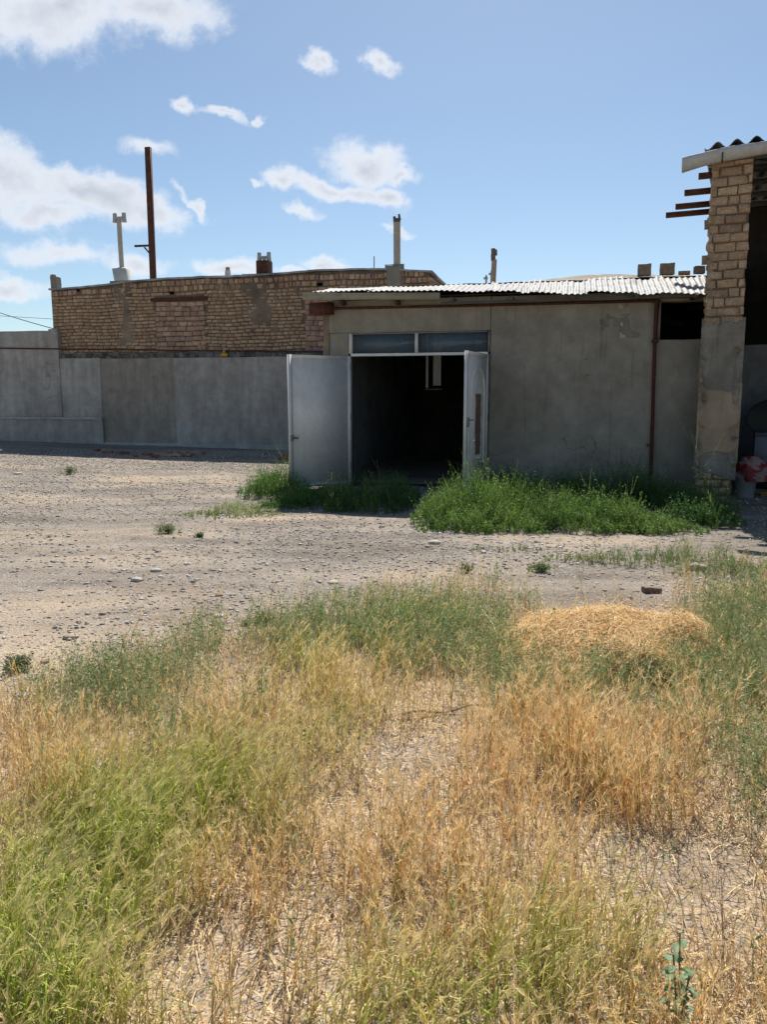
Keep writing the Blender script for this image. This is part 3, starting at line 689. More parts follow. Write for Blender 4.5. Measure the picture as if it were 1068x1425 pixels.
# narrow upright pale strips hanging in the room
hc = empty('hanging_strips', bpos(1.62, 1.35, 1.72, SP), 13.5, label='narrow pale strips hanging inside the dark doorway', cat='window casement')
m_ = MB(); m_.box(-.22, -.18, 0, .04, -.02, 1.2, (.5, .5, .5)); m_.build('upright_strip', M['attr'], hc)
m_ = MB(); m_.box(-.09, .03, .0, .03, .02, 1.2, (.45, .45, .45)); m_.box(.03, .05, -.02, .03, .02, 1.2, (.6, .6, .6)); m_.build('upright_strip', M['attr'], hc)
m_ = MB(); m_.box(-.24, .08, 0.01, .03, -.06, -.035, (.12, .12, .12)); m_.build('rail', M['attr'], hc); m_ = MB(); m_.box(-.22, .05, 0.035, .05, 1.15, 1.5, (.12, .12, .12)); m_.build('rail', M['attr'], hc)
# loose bricks on the shed roof
def put_brick(a, b, z, s, rz, col, label, grp='loose bricks on the shed roof', P=SP, rx=0):
    t = bpos(a, b, z, P); m_ = MB(); m_.gbox(-s[0] / 2, s[0] / 2, -s[1] / 2, s[1] / 2, 0, s[2], .035, .01, 12, c=col)
    o = m_.build('brick', M['brick'], smooth=False); o.location = t; o.rotation_euler = (rx, 0, -R(13.5 + rz)); tag(o, label=label, cat='brick', group=grp)
BZ = 3.425
put_brick(4.98, .8, BZ, (.2, .1, .17), 3, (.3, .23, .17), 'upright tan brick on the shed roof, leftmost of the row')
put_brick(5.32, .8, BZ, (.21, .1, .17), -4, (.32, .25, .18), 'upright tan brick on the shed roof, second from left')
put_brick(5.58, .85, BZ, (.17, .1, .05), 8, (.36, .24, .18), 'low flat reddish brick piece on the shed roof')
put_brick(5.79, .8, BZ, (.15, .1, .11), -6, (.26, .2, .16), 'dark broken brick on the shed roof near the brick pillar')
put_brick(5.97, .75, BZ, (.13, .1, .22), 5, (.28, .2, .15), 'tall brick on the shed roof touching the brick pillar')
# chimney behind the shed roof
ch = empty('chimney', bpos(2.4, 3.0, 3.3, SP), 13.5, label='lone broken clay chimney pipe rising behind the middle of the shed roof', cat='chimney')
MB().tube([(0, 0, 0), (0, 0, .5), (.01, 0, .84)], .05, 12, (.38, .30, .22)).build('pipe', M['attr'], ch, True)
m_ = MB(); m_.gbox(-.05, .025, -.05, .05, .82, 1.04, .03, .015, 12, c=(.16, .12, .1)); m_.gbox(0, .055, -.04, .05, .92, 1.02, .04, .02, 9, c=(.2, .16, .14)); m_.build('broken_top', M['attr'], ch)
dd = empty('vent_pipes', bpos(2.32, 3.4, 3.3, SP), 13.5, label='pair of thin grey vent pipes beside the clay chimney', cat='vent pipe')
for x, h in ((-.1, .62), (-.0, .7)):
    m_ = MB(); m_.tube([(x, 0, 0), (x, 0, h)], .018, 8, (.3, .36, .34)); m_.box(x - .05, x + .03, -.02, .02, h - .08, h - .04, (.35, .4, .38)); m_.build('pipe', M['attr'], dd)

# ------------------------------------------------------------------ barn at the right
BP = (4.512, 11.05)
bn = empty('barn', (BP[0], BP[1], 0), 23.5, label='tall open fronted barn with mud brick pillar and fibre cement roof', cat='barn')
def pillar(a0, name):
    pl = empty(name, (a0, 0, 0)); pl.parent = bn
    m_ = MB(); pc = [(.40, .285, .19), (.44, .32, .21), (.37, .265, .18), (.48, .355, .24)]
    bricks(m_, 0, .5, 2.38, 4.75, .27, .128, 0, .08, pc, gap=.014, jit=.006, ch=.008)
    bricks(m_, 0, .46, -.1, .46, .24, .105, 0, .08, pc, gap=.02, jit=.008, ch=.014)
    nb0 = len(m_.v); bricks(m_, 0, .5, -.1, 4.75, .25, .12, 0, .08, pc, gap=.02, jit=.008, ch=.012)
    for k in range(nb0, len(m_.v)):
        q = m_.v[k]; m_.v[k] = np.stack([.0 + q[:, 1] - .012, .5 - q[:, 0] + .01, q[:, 2]], -1)
        m_.f4[k] = m_.f4[k]
    m_.build('brickwork', M['brick'], pl)
    MB().gbox(.03, .48, .03, .5, -.1, 4.78, .1, .008, 4).build('core', M['joint'], pl)
    m_ = MB(); smear(m_, -.03, .53, 1.2, 2.62, -.006, .02, st=.014, soft=.13, fr=7, seed=3., keep=-.35); smear(m_, -.03, .53, .36, .98, -.006, .018, st=.014, soft=.12, fr=8, seed=5., keep=-.3); m_.build('cement_coat', M['plaster_rough'], pl)
    m_ = MB(); smear(m_, -.02, .54, .6, 1.72, -.022, .026, st=.014, soft=.16, fr=4, seed=9., keep=-.45); m_.build('mud_coat', M['plaster_tan'], pl)
    return pl
pillar(-.01, 'pillar'); pillar(4.6, 'pillar')
MB().gbox(-.03, .45, .5, 9, -.1, 4.7, .3, .02).build('side_wall', M['mud'], bn)
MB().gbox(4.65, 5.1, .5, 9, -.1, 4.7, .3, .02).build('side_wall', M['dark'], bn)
MB().gbox(.45, .47, .5, 9, -.1, 4.7, .3, .01).build('side_lining', M['dark'], bn)  # thin sheet with the shade colour over the inner face of the side wall
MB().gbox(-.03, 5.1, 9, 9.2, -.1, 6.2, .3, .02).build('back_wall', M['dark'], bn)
MB().gbox(.48, 4.64, 3.3, 3.45, -.1, 2.44, .2, .012).build('partition_wall', M['darkwall'], bn)
MB().gbox(.48, 4.64, .0, 8.9, -.2, .0, .3, .006).build('barn_floor', M['mud'], bn)
# roof
rfm = MB(); nx = 260; A, B = np.meshgrid(np.linspace(-.13, 5.4, nx), np.linspace(-.16, 9.3, 12), indexing='ij')
zz = 4.86 + .035 * (A) + .13 * (B + .2) + .042 * np.sin((A + .03) * 2 * np.pi / .235)
v1 = np.stack([A, B, zz], -1); v2 = v1 - np.array((0, 0, .012)); i_ = (np.arange(nx - 1)[:, None] * 12 + np.arange(11)[None]).ravel()
rfm.add(v1, np.stack([i_, i_ + 12, i_ + 13, i_ + 1], -1)); rfm.add(v2, np.stack([i_, i_ + 1, i_ + 13, i_ + 12], -1))
for s_ in (0,):
    e = np.stack([v1[:, s_], v2[:, s_]], 1); k = np.arange(nx - 1) * 2; rfm.add(e, np.stack([k, k + 1, k + 3, k + 2], -1))
e = np.stack([v1[0], v2[0]], 1); k = np.arange(11) * 2; rfm.add(e, np.stack([k, k + 1, k + 3, k + 2], -1))
rfm.build('roof', M['asbestos'], bn, True)
MB().box(-.1, 5.3, -.04, .1, 4.68, 4.78, (.1, .09, .08)).build('eave_beam', M['attr'], bn)
for b in (1.2, 3.0, 5.0, 7.0):
    MB().box(-.1, 5.3, b, b + .08, 4.68 + .13 * b, 4.78 + .13 * b, (.06, .055, .05)).build('purlin', M['attr'], bn)
# gutter: a bent half box, open at the left end
gt = MB(); ga = np.linspace(-.40, 5.4, 60)
prof = np.array([(.02, .1), (.0, .0), (-.045, -.045), (-.11, -.045), (-.165, 0.01), (-.17, .09), (-.155, .1)])
vv = []
for a in ga:
    k = np.clip((.25 - a) / .65, 0, 1)
    dz = 4.70 + .042 * a - .075 * k ** 1.5; dy = -.07 - .03 * k + .006 * math.sin(a * 7)
    sc = 1 + .12 * k
    vv.append(np.stack([np.full(7, a), dy + prof[:, 0] * sc, dz + prof[:, 1] * sc + .004 * np.sin(a * 9 + np.arange(7))], -1))
vv = np.array(vv); i_ = (np.arange(59)[:, None] * 7 + np.arange(6)[None]).ravel(); f_ = np.stack([i_, i_ + 7, i_ + 8, i_ + 1], -1)
gt.add(vv, f_); gt.add(vv + np.array((0, .003, .003)), f_[:, ::-1]); go = gt.build('gutter', M['gutter'], bn, True)
m_ = MB(); m_.tube([(.1 + .003, -.26, 4.74), (.1, -.245, 4.69), (.1, -.19, 4.645), (.1, -.1, 4.645)], .009, 6, (.05, .05, .05)); br_ = m_.build('gutter_bracket', M['attr'], go)
for (b, z, l) in ((.15, 4.60, .12), (.55, 4.51, .30), (1.0, 4.50, .40), (1.5, 4.54, .50)):
    pass
for (b, z, l) in ((.18, 4.58, .17), (.5, 4.45, .36), (.95, 4.37, .50), (1.35, 4.345, .66)):
    m_ = MB(); m_.box(-.03 - l, .1, b, b + .09, z - .03, z + .03); m_.box(-.03 - l, .1, b - .02, b + .11, z + .03, z + .036); m_.build('beam_end', M['rust'], bn)
for (b, z) in ((.3, 3.9), (.1, 3.38)):
    MB().gbox(-.09, 0, b, b + .15, z, z + .11, .04, .01, 9, c=(.34, .25, .18)).build('projecting_brick', M['brick'], bn)
# things inside the barn
def inb(a, b, z): return bpos(a, b, z, BP, 23.5)
ds = empty('round_tray', inb(1.28, 2.2, .86), 23.5, label='large round black tray leaning on its edge inside the barn', cat='tray')
m_ = MB(); n_ = 40; th = np.linspace(0, 2 * np.pi, n_, endpoint=False)
ring = [(1.0, 0, .0), (1.0, .05, 0), (.93, .06, 0), (.6, .1, 0), (.0001, .12, 0)]
vv = np.array([[(.62 * r_ * math.cos(t), y_ - .1, .36 * r_ * math.sin(t) + .33) for t in th] for (r_, y_, _) in ring])
m_.add(vv, [(k * n_ + j, k * n_ + (j + 1) % n_, (k + 1) * n_ + (j + 1) % n_, (k + 1) * n_ + j) for k in range(4) for j in range(n_)], (.02, .026, .022)); m_.build('disc', M['attr_smooth'], ds, True)
fz = empty('white_cabinet', inb(.80, 1.55, 0), 23.5, label='pale blue grey chest cabinet standing inside the barn', cat='cabinet')
MB().box(.0, 1.2, 0, .55, .28, .92, (.30, .33, .40)).build('body', M['attr_smooth'], fz); MB().box(-.01, 1.21, -.012, .56, .925, .975, (.2, .21, .24)).build('lid', M['attr_smooth'], fz)
MB().box(.02, 1.18, .02, .53, -.0, .27, (.03, .03, .03)).build('base', M['attr_smooth'], fz)
bk = empty('bucket', inb(.66, .6, .0), 23.5, label='grey plastic tub behind the brick pillar foot', cat='tub')
vv = np.array([[(r_ * math.cos(t), r_ * math.sin(t), z_) for t in np.linspace(0, 2 * np.pi, 24, endpoint=False)] for r_, z_ in ((.13, 0), (.17, .36), (.19, .37), (.19, .39), (.16, .38), (.12, .03))])
MB().add(vv, [(k * 24 + j, k * 24 + (j + 1) % 24, (k + 1) * 24 + (j + 1) % 24, (k + 1) * 24 + j) for k in range(5) for j in range(24)], (.22, .23, .24)).build('tub', M['attr_smooth'], bk, True)
cl = empty('cloth_bundle', inb(.66, .6, .36), 23.5, label='crumpled red and pale patterned cloth piled on the grey tub', cat='cloth')
th = np.linspace(0, 2 * np.pi, 48, endpoint=False); ph = np.linspace(.02, 1.0, 26)
T, Pp = np.meshgrid(th, ph); rr = .27 * Pp ** .6; fx = rr * np.cos(T); fy = rr * np.sin(T) * .8; fzv = .30 * (1 - Pp) ** .75 - .06 * Pp ** 3
nn = fbm(np.stack([fx * 11, fy * 11, fzv * 11], -1), 3); k_ = 1 + .3 * nn
cx_ = np.where(fbm(np.stack([fx * 9 + 4, fy * 9, fzv * 9], -1), 2)[..., None] > .08, (.30, .2, .18), (.2, .035, .035))
vv = np.stack([fx * k_ + .03 + .1 * Pp, fy * k_, fzv + .05 * nn + .02], -1)
m_ = MB(); m_.add(vv, [(k * 48 + j, k * 48 + (j + 1) % 48, (k + 1) * 48 + (j + 1) % 48, (k + 1) * 48 + j) for k in range(25) for j in range(48)], cx_); m_.add(vv[0], [(0, 12, 24, 36)], (.3, .05, .05)); m_.build('cloth', M['attr'], cl, True)
pk = MB().gbox(-.1, 1.0, 0, .18, 0, .13, .2, .004, c=(.22, .15, .04)).build('plank', M['attr']); pk.location = inb(1.0, .75, .01); pk.rotation_euler = (0, 0, -R(26)); tag(pk, label='yellowish timber plank lying on the barn floor', cat='plank')
for k, (a, b, w, c, lb) in enumerate(((.85, .35, .1, (.5, .5, .48), 'crumpled white rag on the floor beside the grey tub'), (1.15, 1.35, .16, (.22, .21, .22), 'grey rag heap on the floor before the cabinet'))):
    T, Pp = np.meshgrid(np.linspace(0, 2 * np.pi, 20, endpoint=False), np.linspace(.05, 1, 8)); x_ = w * Pp * np.cos(T); y_ = w * Pp * np.sin(T); z_ = .5 * w * (1 - Pp ** 2)
    nn = fbm(np.stack([x_ * 20, y_ * 20, z_ + k], -1), 3); m_ = MB().add(np.stack([x_ * (1 + .4 * nn), y_ * (1 + .3 * nn), z_ * (1 + .5 * nn) + .004], -1), [(i * 20 + j, i * 20 + (j + 1) % 20, (i + 1) * 20 + (j + 1) % 20, (i + 1) * 20 + j) for i in range(7) for j in range(20)], c)
    o = m_.build('rag', M['attr'], smooth=True); o.location = inb(a, b, .02); tag(o, label=lb, cat='rag')

# ------------------------------------------------------------------ vegetation generators
def unit(v): return v / (np.linalg.norm(v, axis=-1, keepdims=True) + 1e-9)


def ribbons(mb, P, Wd, side, C):
    """P (n,k,3) centre lines, Wd (n,k) half widths, side (n,3) unit, C (n,k,3)"""
    n, k, _ = P.shape
    a = P - side[:, None] * Wd[..., None]; b = P + side[:, None] * Wd[..., None]
    V = np.stack([a, b], 2).reshape(-1, 3); Cc = np.repeat(C.reshape(-1, 3), 2, 0)
    base = np.arange(n)[:, None] * (2 * k) + np.arange(k - 1)[None] * 2; base = base.ravel()
    mb.add(V, np.stack([base, base + 1, base + 3, base + 2], -1), Cc)


def tris(mb, A, B, Cc, col):
    V = np.stack([A, B, Cc], 1).reshape(-1, 3); i = np.arange(len(A)) * 3
    mb.add(V, np.stack([i, i + 1, i + 2], -1), np.repeat(col, 3, 0))


def rdir(n):
    a = rng.uniform(0, 2 * np.pi, n); return np.stack([np.cos(a), np.sin(a), np.zeros(n)], -1)


def stems(root, h, lean, k=5, curve=1.6):
    """curved stems; returns (n,k,3)"""
    t = np.linspace(0, 1, k)[None, :, None]
    return root[:, None] + np.array((0, 0, 1.)) * h[:, None, None] * (t * (1 - .12 * t ** 2)) + lean[:, None] * h[:, None, None] * t ** curve


def barley(mb, root, h, dry, awn_n, wmul=1., gld=None):
    n = len(root)
    gq = (1 - dry)[:, None]; lean = rdir(n) * rng.uniform(.0, .42, n)[:, None] + np.array((.03, -.01, 0)) + gq * np.array((.14, 0, 0)); P = stems(root, h, lean, 5, 1.8)
    side = rdir(n)
    ga = np.array((.30, .40, .04)); gb = np.array((.45, .50, .10)); gg = np.clip(gld, 0, 1)[:, None]; da = np.array((.68, .49, .20)) * (1 - gg) + np.array((.76, .47, .17)) * gg; db = np.array((.80, .63, .32)) * (1 - gg) + np.array((.84, .62, .30)) * gg; dc = np.array((.66, .39, .14)) * (1 - gg) + np.array((.72, .38, .11)) * gg
    q = rng.random((n, 1)); green = ga * (1 - q) + gb * q; rr_ = rng.random((n, 1)); dryc = np.where(rr_ < .3, dc, da * (1 - q) + db * q); dryc = np.where(rr_ > .78, np.array((.27, .23, .08)), dryc)
    col = green * (1 - dry[:, None]) + dryc * dry[:, None]; col *= rng.uniform(.75, 1.2, (n, 1))
    ribbons(mb, P, np.linspace(.0016, .0009, 5)[None] * np.ones((n, 1)) * wmul, side, np.repeat(col[:, None], 5, 1))
    # leaves
    for j in range(3):
        t0 = rng.uniform(.02, .6, n); i0 = np.minimum((t0 * 4).astype(int), 3); fr_ = (t0 * 4 - i0)[:, None]
        r0 = P[np.arange(n), i0] * (1 - fr_) + P[np.arange(n), i0 + 1] * fr_
        L = h * rng.uniform(.25, .55, n); d = rdir(n); t = np.linspace(0, 1, 4)[None, :, None]
        Q = r0[:, None] + d[:, None] * (L * rng.uniform(.3, .7, n))[:, None, None] * t + np.array((0, 0, 1.)) * L[:, None, None] * (t * 1.0 - .75 * t ** 2.2 * rng.uniform(.4, 1.5, n)[:, None, None])
        s_ = np.cross(d, np.array((0, 0, 1.))); lc = col * rng.uniform(.8, 1.15, (n, 1))
        ribbons(mb, Q, np.array((.0019, .002, .0014, .0002))[None] * (1 - .45 * dry[:, None]) * wmul, s_, np.repeat(lc[:, None], 4, 1))
    # heads
    T = P[:, -1]; ax = unit(P[:, -1] - P[:, -2] + rdir(n) * h[:, None] * .06 + gq * np.array((.015, 0, 0))); L = rng.uniform(.026, .05, n) * (1 - .35 * dry)
    hc = np.array((.87, .68, .37)); hg = np.array((.66, .60, .28)); hcol = hg * (1 - dry[:, None]) + hc * dry[:, None]; hcol = hcol * rng.uniform(.8, 1.2, (n, 1))
    t = np.linspace(0, 1, 4)[None, :, None]; Q = T[:, None] + ax[:, None] * L[:, None, None] * t
    w = np.array((.0014, .003, .0024, .0005))[None] * (1 - .5 * dry[:, None]) * wmul
    s1 = unit(np.cross(ax, rdir(n))); s2 = np.cross(ax, s1)
    for s_ in (s1, s2): ribbons(mb, Q, w, s_, np.repeat(hcol[:, None], 4, 1))
    for j in range(awn_n):
        ang = rng.uniform(0, 2 * np.pi, n)[:, None]; o_ = s1 * np.cos(ang) + s2 * np.sin(ang); f = rng.uniform(0, .95, n)[:, None]
        b0 = T + ax * L[:, None] * f; e = b0 + (ax * rng.uniform(.85, 1.05, (n, 1)) + o_ * rng.uniform(.15, .6, (n, 1))) * rng.uniform(.022, .05, (n, 1))
        pr = np.cross(o_, ax) * .0007 * wmul
        tris(mb, b0 - pr, b0 + pr, e, hcol * rng.uniform(.9, 1.25, (n, 1)))


def blades(mb, root, h, col, wid=.0016, lean=.35, per=1):
    n = len(root); ln = rdir(n) * rng.uniform(.05, lean, n)[:, None]; P = stems(root, h, ln, 4, 2.)
    ribbons(mb, P, np.array((1., .95, .7, .05))[None] * wid * rng.uniform(.7, 1.3, (n, 1)), rdir(n), np.repeat(col[:, None], 4, 1))


def herb(mb, root, h, col, leaves=14, lw=.0032, ll=.018, lean=.3, branch=3, stemc=None, wid=.0011):
    """branching stems set with small narrow leaves"""
    n = len(root); ln = rdir(n) * rng.uniform(.02, lean, n)[:, None]; P = stems(root, h, ln, 5, 1.5)
    sc = col * .9 if stemc is None else stemc
    ribbons(mb, P, np.linspace(wid, wid * .5, 5)[None] * np.ones((n, 1)), rdir(n), np.repeat(sc[:, None], 5, 1))
    lines = [P]; hs = [h]
    for j in range(branch):
        i0 = rng.integers(1, 4, n); r0 = P[np.arange(n), i0]; L = h * rng.uniform(.25, .5, n); d = rdir(n); t = np.linspace(0, 1, 5)[None, :, None]
        Q = r0[:, None] + (d * .55)[:, None] * L[:, None, None] * t ** .8 + np.array((0, 0, 1.)) * L[:, None, None] * t
        ribbons(mb, Q, np.linspace(wid * .7, wid * .4, 5)[None] * np.ones((n, 1)), rdir(n), np.repeat(sc[:, None], 5, 1)); lines.append(Q)
    for Q in lines:
        for j in range(leaves // (branch + 1) + 1):
            t0 = rng.uniform(.12, .99, n) * 4; i0 = np.minimum(t0.astype(int), 3); fr_ = (t0 - i0)[:, None]
            r0 = Q[np.arange(n), i0] * (1 - fr_) + Q[np.arange(n), i0 + 1] * fr_
            d = unit(rdir(n) + np.array((0, 0, 1.)) * rng.uniform(-.1, 1.2, (n, 1))); s_ = unit(np.cross(d, rng.normal(size=(n, 3)))); L = ll * rng.uniform(.5, 1.4, (n, 1)); w_ = lw * rng.uniform(.6, 1.3, (n, 1))
            m = r0 + d * L * .5; e = r0 + d * L; V = np.stack([r0, m - s_ * w_, e, m + s_ * w_], 1).reshape(-1, 3); ii = np.arange(n) * 4
            cc_ = col * rng.uniform(.75, 1.3, (n, 1)); mb.add(V, np.stack([ii, ii + 1, ii + 2, ii + 3], -1), np.repeat(cc_, 4, 0))


def scatter(x0, x1, y0, y1, dens):
    n = int((x1 - x0) * (y1 - y0) * dens); x = rng.uniform(x0, x1, n); y = rng.uniform(y0, y1, n); return x, y


def blob(u, v, L):
    r = np.zeros_like(u)
    for (cu, cv, ru, rv, w) in L: r = r + w * np.exp(-(((u - cu) / ru) ** 2 + ((v - cv) / rv) ** 2))
    return r


# ------------------------------------------------------------------ meadow
EDU = [-900, -300, 0, 60, 120, 200, 280, 345, 380, 430, 520, 600, 700, 760, 900, 960, 1068, 1400]
EDV = [1000, 990, 985, 965, 935, 893, 872, 872, 862, 848, 815, 806, 825, 845, 850, 812, 790, 770]
x, y = scatter(-4.2, 4.2, .9, 7.4, 4200)
k = np.abs(x) < .62 * y + .7; x, y = x[k], y[k]
z = gz(x, y); u, v = proj(x, y, z + .1); u0, v0 = proj(x, y, z)
nA = n2d(x, y, 1.3, 3, 1.1); nB = n2d(x, y, 3.3, 3, 4.4); nD = n2d(x, y, 7., 2, 2.7)
inside = 1 / (1 + np.exp(-(v0 - np.interp(u0, EDU, EDV) - 12 + 34 * nB) / 9.))
bare = blob(u, v, [(570, 1045, 90, 55, .95), (945, 1190, 100, 60, 1.9), (1010, 1250, 70, 70, .9), (740, 1390, 50, 50, .6), (280, 1330, 60, 110, .8), (225, 1190, 45, 35, .4), (470, 1130, 60, 40, .35), (735, 1400, 60, 60, .6), (330, 925, 50, 22, .8), (520, 925, 60, 22, .5), (860, 880, 150, 45, 1.4), (690, 1180, 60, 40, .35), (500, 1240, 90, 40, .2), (640, 930, 60, 25, .4)])
gold = blob(u, v, [(770, 1040, 140, 75, 1.1), (900, 1080, 110, 60, .6), (600, 1130, 90, 60, .4), (300, 1010, 130, 40, .35), (60, 1060, 110, 50, .5), (690, 1230, 160, 80, .3)])
grn = blob(u, v, [(70, 1250, 130, 110, 1.0), (40, 1390, 150, 90, 1.0), (300, 1090, 130, 60, .95), (130, 1100, 90, 50, .45), (200, 1180, 90, 60, .7), (470, 1000, 130, 45, .5), (600, 860, 130, 45, .6), (640, 1390, 150, 80, .6), (650, 1300, 300, 120, .12), (780, 1330, 100, 70, .55), (470, 1400, 90, 60, .4), (420, 900, 60, 40, .5), (880, 1260, 50, 50, .5)])
herbd = blob(u, v, [(560, 858, 190, 42, 1.0), (170, 950, 90, 42, 1.1), (265, 900, 50, 30, 1.0), (400, 880, 70, 28, .8), (860, 930, 150, 42, 1.1), (1040, 880, 80, 70, 1.3), (1040, 1040, 60, 100, .9), (350, 965, 50, 35, .5), (650, 915, 90, 45, .7), (230, 1010, 70, 30, .5), (420, 1190, 40, 60, .35), (1050, 1200, 40, 70, .6), (390, 1340, 60, 60, .35), (120, 940, 60, 26, .6)])
far = np.clip((y - 3.6) / 2.6, 0, 1)
# barley stems
edgef = np.clip((v0 - np.interp(u0, EDU, EDV)) / 90, .25, 1)
pd = inside * edgef * np.clip(.36 + .45 * gold + .75 * grn - bare * .6 + .3 * nA + .4 * nB + .95 * nD, .03, 1.2) * (1 - .8 * np.clip(herbd, 0, 1)) * .42
s = rng.random(len(x)) < pd
dry = np.clip(1.0 - 1.05 * grn + .35 * nD - .25 * herbd + .45 * gold + .3 * nA + rng.normal(0, .16, len(x)), 0, 1)[s]
root = np.stack([x, y, z - .004], -1)[s]; h = (rng.uniform(.12, .27, s.sum()) * (1 + .38 * np.clip(grn[s], 0, 1) + .18 * np.clip(gold[s], 0, 1) - .3 * np.clip(bare[s], 0, 1))) * (1 - .25 * far[s]) * .87
gl_ = (gold[s] * 1.1 + .35 * nA[s] + rng.normal(0, .2, s.sum())); cl_ = n2d(root[:, 0], root[:, 1], 7., 2, 2.7); h = h * (1 + .55 * cl_)
near = root[:, 1] < 3.6
mb = MB(); barley(mb, root[near], h[near], dry[near], 9, 1.0, gl_[near]); barley(mb, root[~near], h[~near], dry[~near], 7, 1.5, gl_[~near])
print('barley', s.sum())
tag(mb.build('meadow_grass', M['leaf']), label='wild barley grass, golden dry with green patches, covering the foreground', cat='grass', kind='stuff')
# low dry understorey + litter
mb = MB(); s = rng.random(len(x)) < inside * np.clip(.6 - bare * .42 + .3 * nB, .08, 1) * .8
n = s.sum(); root = np.stack([x, y, z - .003], -1)[s]; q = rng.random((n, 1)); gq = np.clip(grn[s] + .5 * herbd[s] - .3 + rng.normal(0, .25, n), 0, 1)[:, None]
col = (np.array((.70, .46, .22)) * (1 - q) + np.array((.80, .64, .42)) * q) * (1 - gq) + np.array((.20, .28, .08)) * gq; col *= rng.uniform(.6, 1.15, (n, 1))
blades(mb, root, rng.uniform(.03, .13, n), col, .0017, .8)
m2 = int(n * .8); idx = rng.integers(0, n, m2); r0 = root[idx] + np.stack([rng.normal(0, .05, m2), rng.normal(0, .05, m2), np.full(m2, .010)], -1); d = rdir(m2); L = rng.uniform(.02, .11, m2)[:, None]
P = np.stack([r0, r0 + d * L * .5 + np.array((0, 0, .006)), r0 + d * L + rng.normal(0, .004, (m2, 3)) * [1, 1, 2]], 1)
lc = (np.array((.80, .60, .34)) * rng.uniform(.5, 1.2, (m2, 1))); ribbons(mb, P, np.full((m2, 3), .0014), unit(np.cross(d, np.array((0, 0, 1.)))), np.repeat(lc[:, None], 3, 1))
tag(mb.build('dry_undergrowth', M['straw']), label='short dead stalks and straw litter between the barley stems', cat='dry grass', kind='stuff')
# grey green herbs
mb = MB(); s = rng.random(len(x)) < inside * np.clip(herbd * 1.0 - .06 + .6 * nB + .35 * nA + .4 * nD - (bare * .5), .01, 1) * .2
n = s.sum(); root = np.stack([x, y, z - .004], -1)[s]; q = rng.random((n, 1)); col = np.array((.15, .24, .085)) * (1 - q) + np.array((.27, .33, .14)) * q
kk = rng.random((n, 1)) < .16; col = np.where(kk, np.array((.40, .36, .2)), col); col = col * rng.uniform(.75, 1.2, (n, 1))
herb(mb, root, rng.uniform(.1, .27, n), col, 14, .003, .019, .35, 3, wid=.0012); print('herb', n)
tag(mb.build('meadow_herbs', M['weed']), label='grey green wispy herbs along the far edge of the meadow', cat='herbs', kind='stuff')

mb = MB(); s = rng.random(len(x)) < inside * np.clip(blob(u, v, [(1010, 1290, 80, 130, 1.), (960, 1120, 60, 40, .5), (450, 1200, 200, 120, .25), (330, 1180, 60, 60, .4), (700, 1150, 200, 100, .15)]), 0.02, 1) * .03
n = s.sum(); root = np.stack([x, y, z - .004], -1)[s]; col = np.array((.24, .15, .09)) * rng.uniform(.6, 1.5, (n, 1)); herb(mb, root, rng.uniform(.12, .34, n), col, 8, .0018, .009, .4, 6, wid=.0015); print('twigs', n)
tag(mb.build('dead_twigs', M['weed']), label='thin brown branching dead weed stems among the dry grass', cat='dead weeds', kind='stuff')

# ------------------------------------------------------------------ dense green weeds before the shed
def weedmass(name, label, regs, c0, c1, dens, hmul=1., leaves=18, ll=.028, lw=.0048):
    mb = MB()
    for (u_, v_, rx, ry, hh) in regs:
        c = gpt(u_, v_); n = int(math.pi * rx * ry * dens); a = rng.uniform(0, 2 * np.pi, n); r_ = np.sqrt(rng.random(n)) * (1 + .16 * np.sin(a * 3 + u_) + .1 * np.sin(a * 7 + v_))
        X_ = c.x + rx * r_ * np.cos(a); Y_ = c.y + ry * r_ * np.sin(a); e = np.clip(1.12 - r_, .12, 1) ** .6
        nn = n2d(X_, Y_, 2.2, 3, 1.); root = np.stack([X_, Y_, gz(X_, Y_) - .01], -1); h = hh * hmul * e * rng.uniform(.4, 1.12, n) * (1 + .5 * nn + .35 * n2d(X_, Y_, 6.5, 2, 7.))
        q = np.clip(.5 + .6 * n2d(X_, Y_, 3.1, 2, 4.) + rng.normal(0, .2, n), 0, 1)[:, None]; col = (np.array(c0) * (1 - q) + np.array(c1) * q) * rng.uniform(.75, 1.2, (n, 1))
        herb(mb, root, np.maximum(h, .03), col, leaves, lw, ll, .45, 4, wid=.0022)
        ns_ = max(3, n // 45); hi = rng.integers(0, n, ns_); herb(mb, root[hi], h[hi] * rng.uniform(1.15, 1.75, ns_), np.array((.30, .33, .12)) * rng.uniform(.6, 1.2, (ns_, 1)), 12, .004, .02, .5, 4, wid=.002)
        dy_ = rng.integers(0, n, n // 12); col[dy_] = np.array((.36, .33, .14)) * rng.uniform(.7, 1.2, (len(dy_), 1))
        nb_ = n // 2; blades(mb, root[:nb_], np.maximum(h[:nb_] * 1.1, .03), col[:nb_] * 1.1, .0035, .6)
    return tag(mb.build(name, M['weed']), label=label, cat='weeds', kind='stuff')
G0, G1 = (.09, .18, .035), (.21, .32, .07)
weedmass('green_weeds', 'dense bright green weed mound in front of the right door leaf', [(655, 722, .62, .8, .60), (730, 722, .8, .85, .58), (810, 730, .75, .65, .48), (870, 733, .55, .5, .40), (618, 728, .45, .42, .42), (690, 738, .8, .35, .35), (920, 742, .5, .25, .22)], G0, G1, 380)
weedmass('green_weeds', 'darker green weeds growing along the foot of the shed wall', [(760, 700, .9, .45, .42), (850, 700, .8, .5, .50), (925, 705, .55, .45, .46), (985, 722, .45, .35, .42), (1000, 732, .3, .25, .25), (700, 688, .4, .3, .4), (940, 730, .5, .25, .25)], (.06, .135, .03), (.11, .21, .05), 340, hmul=1.3)
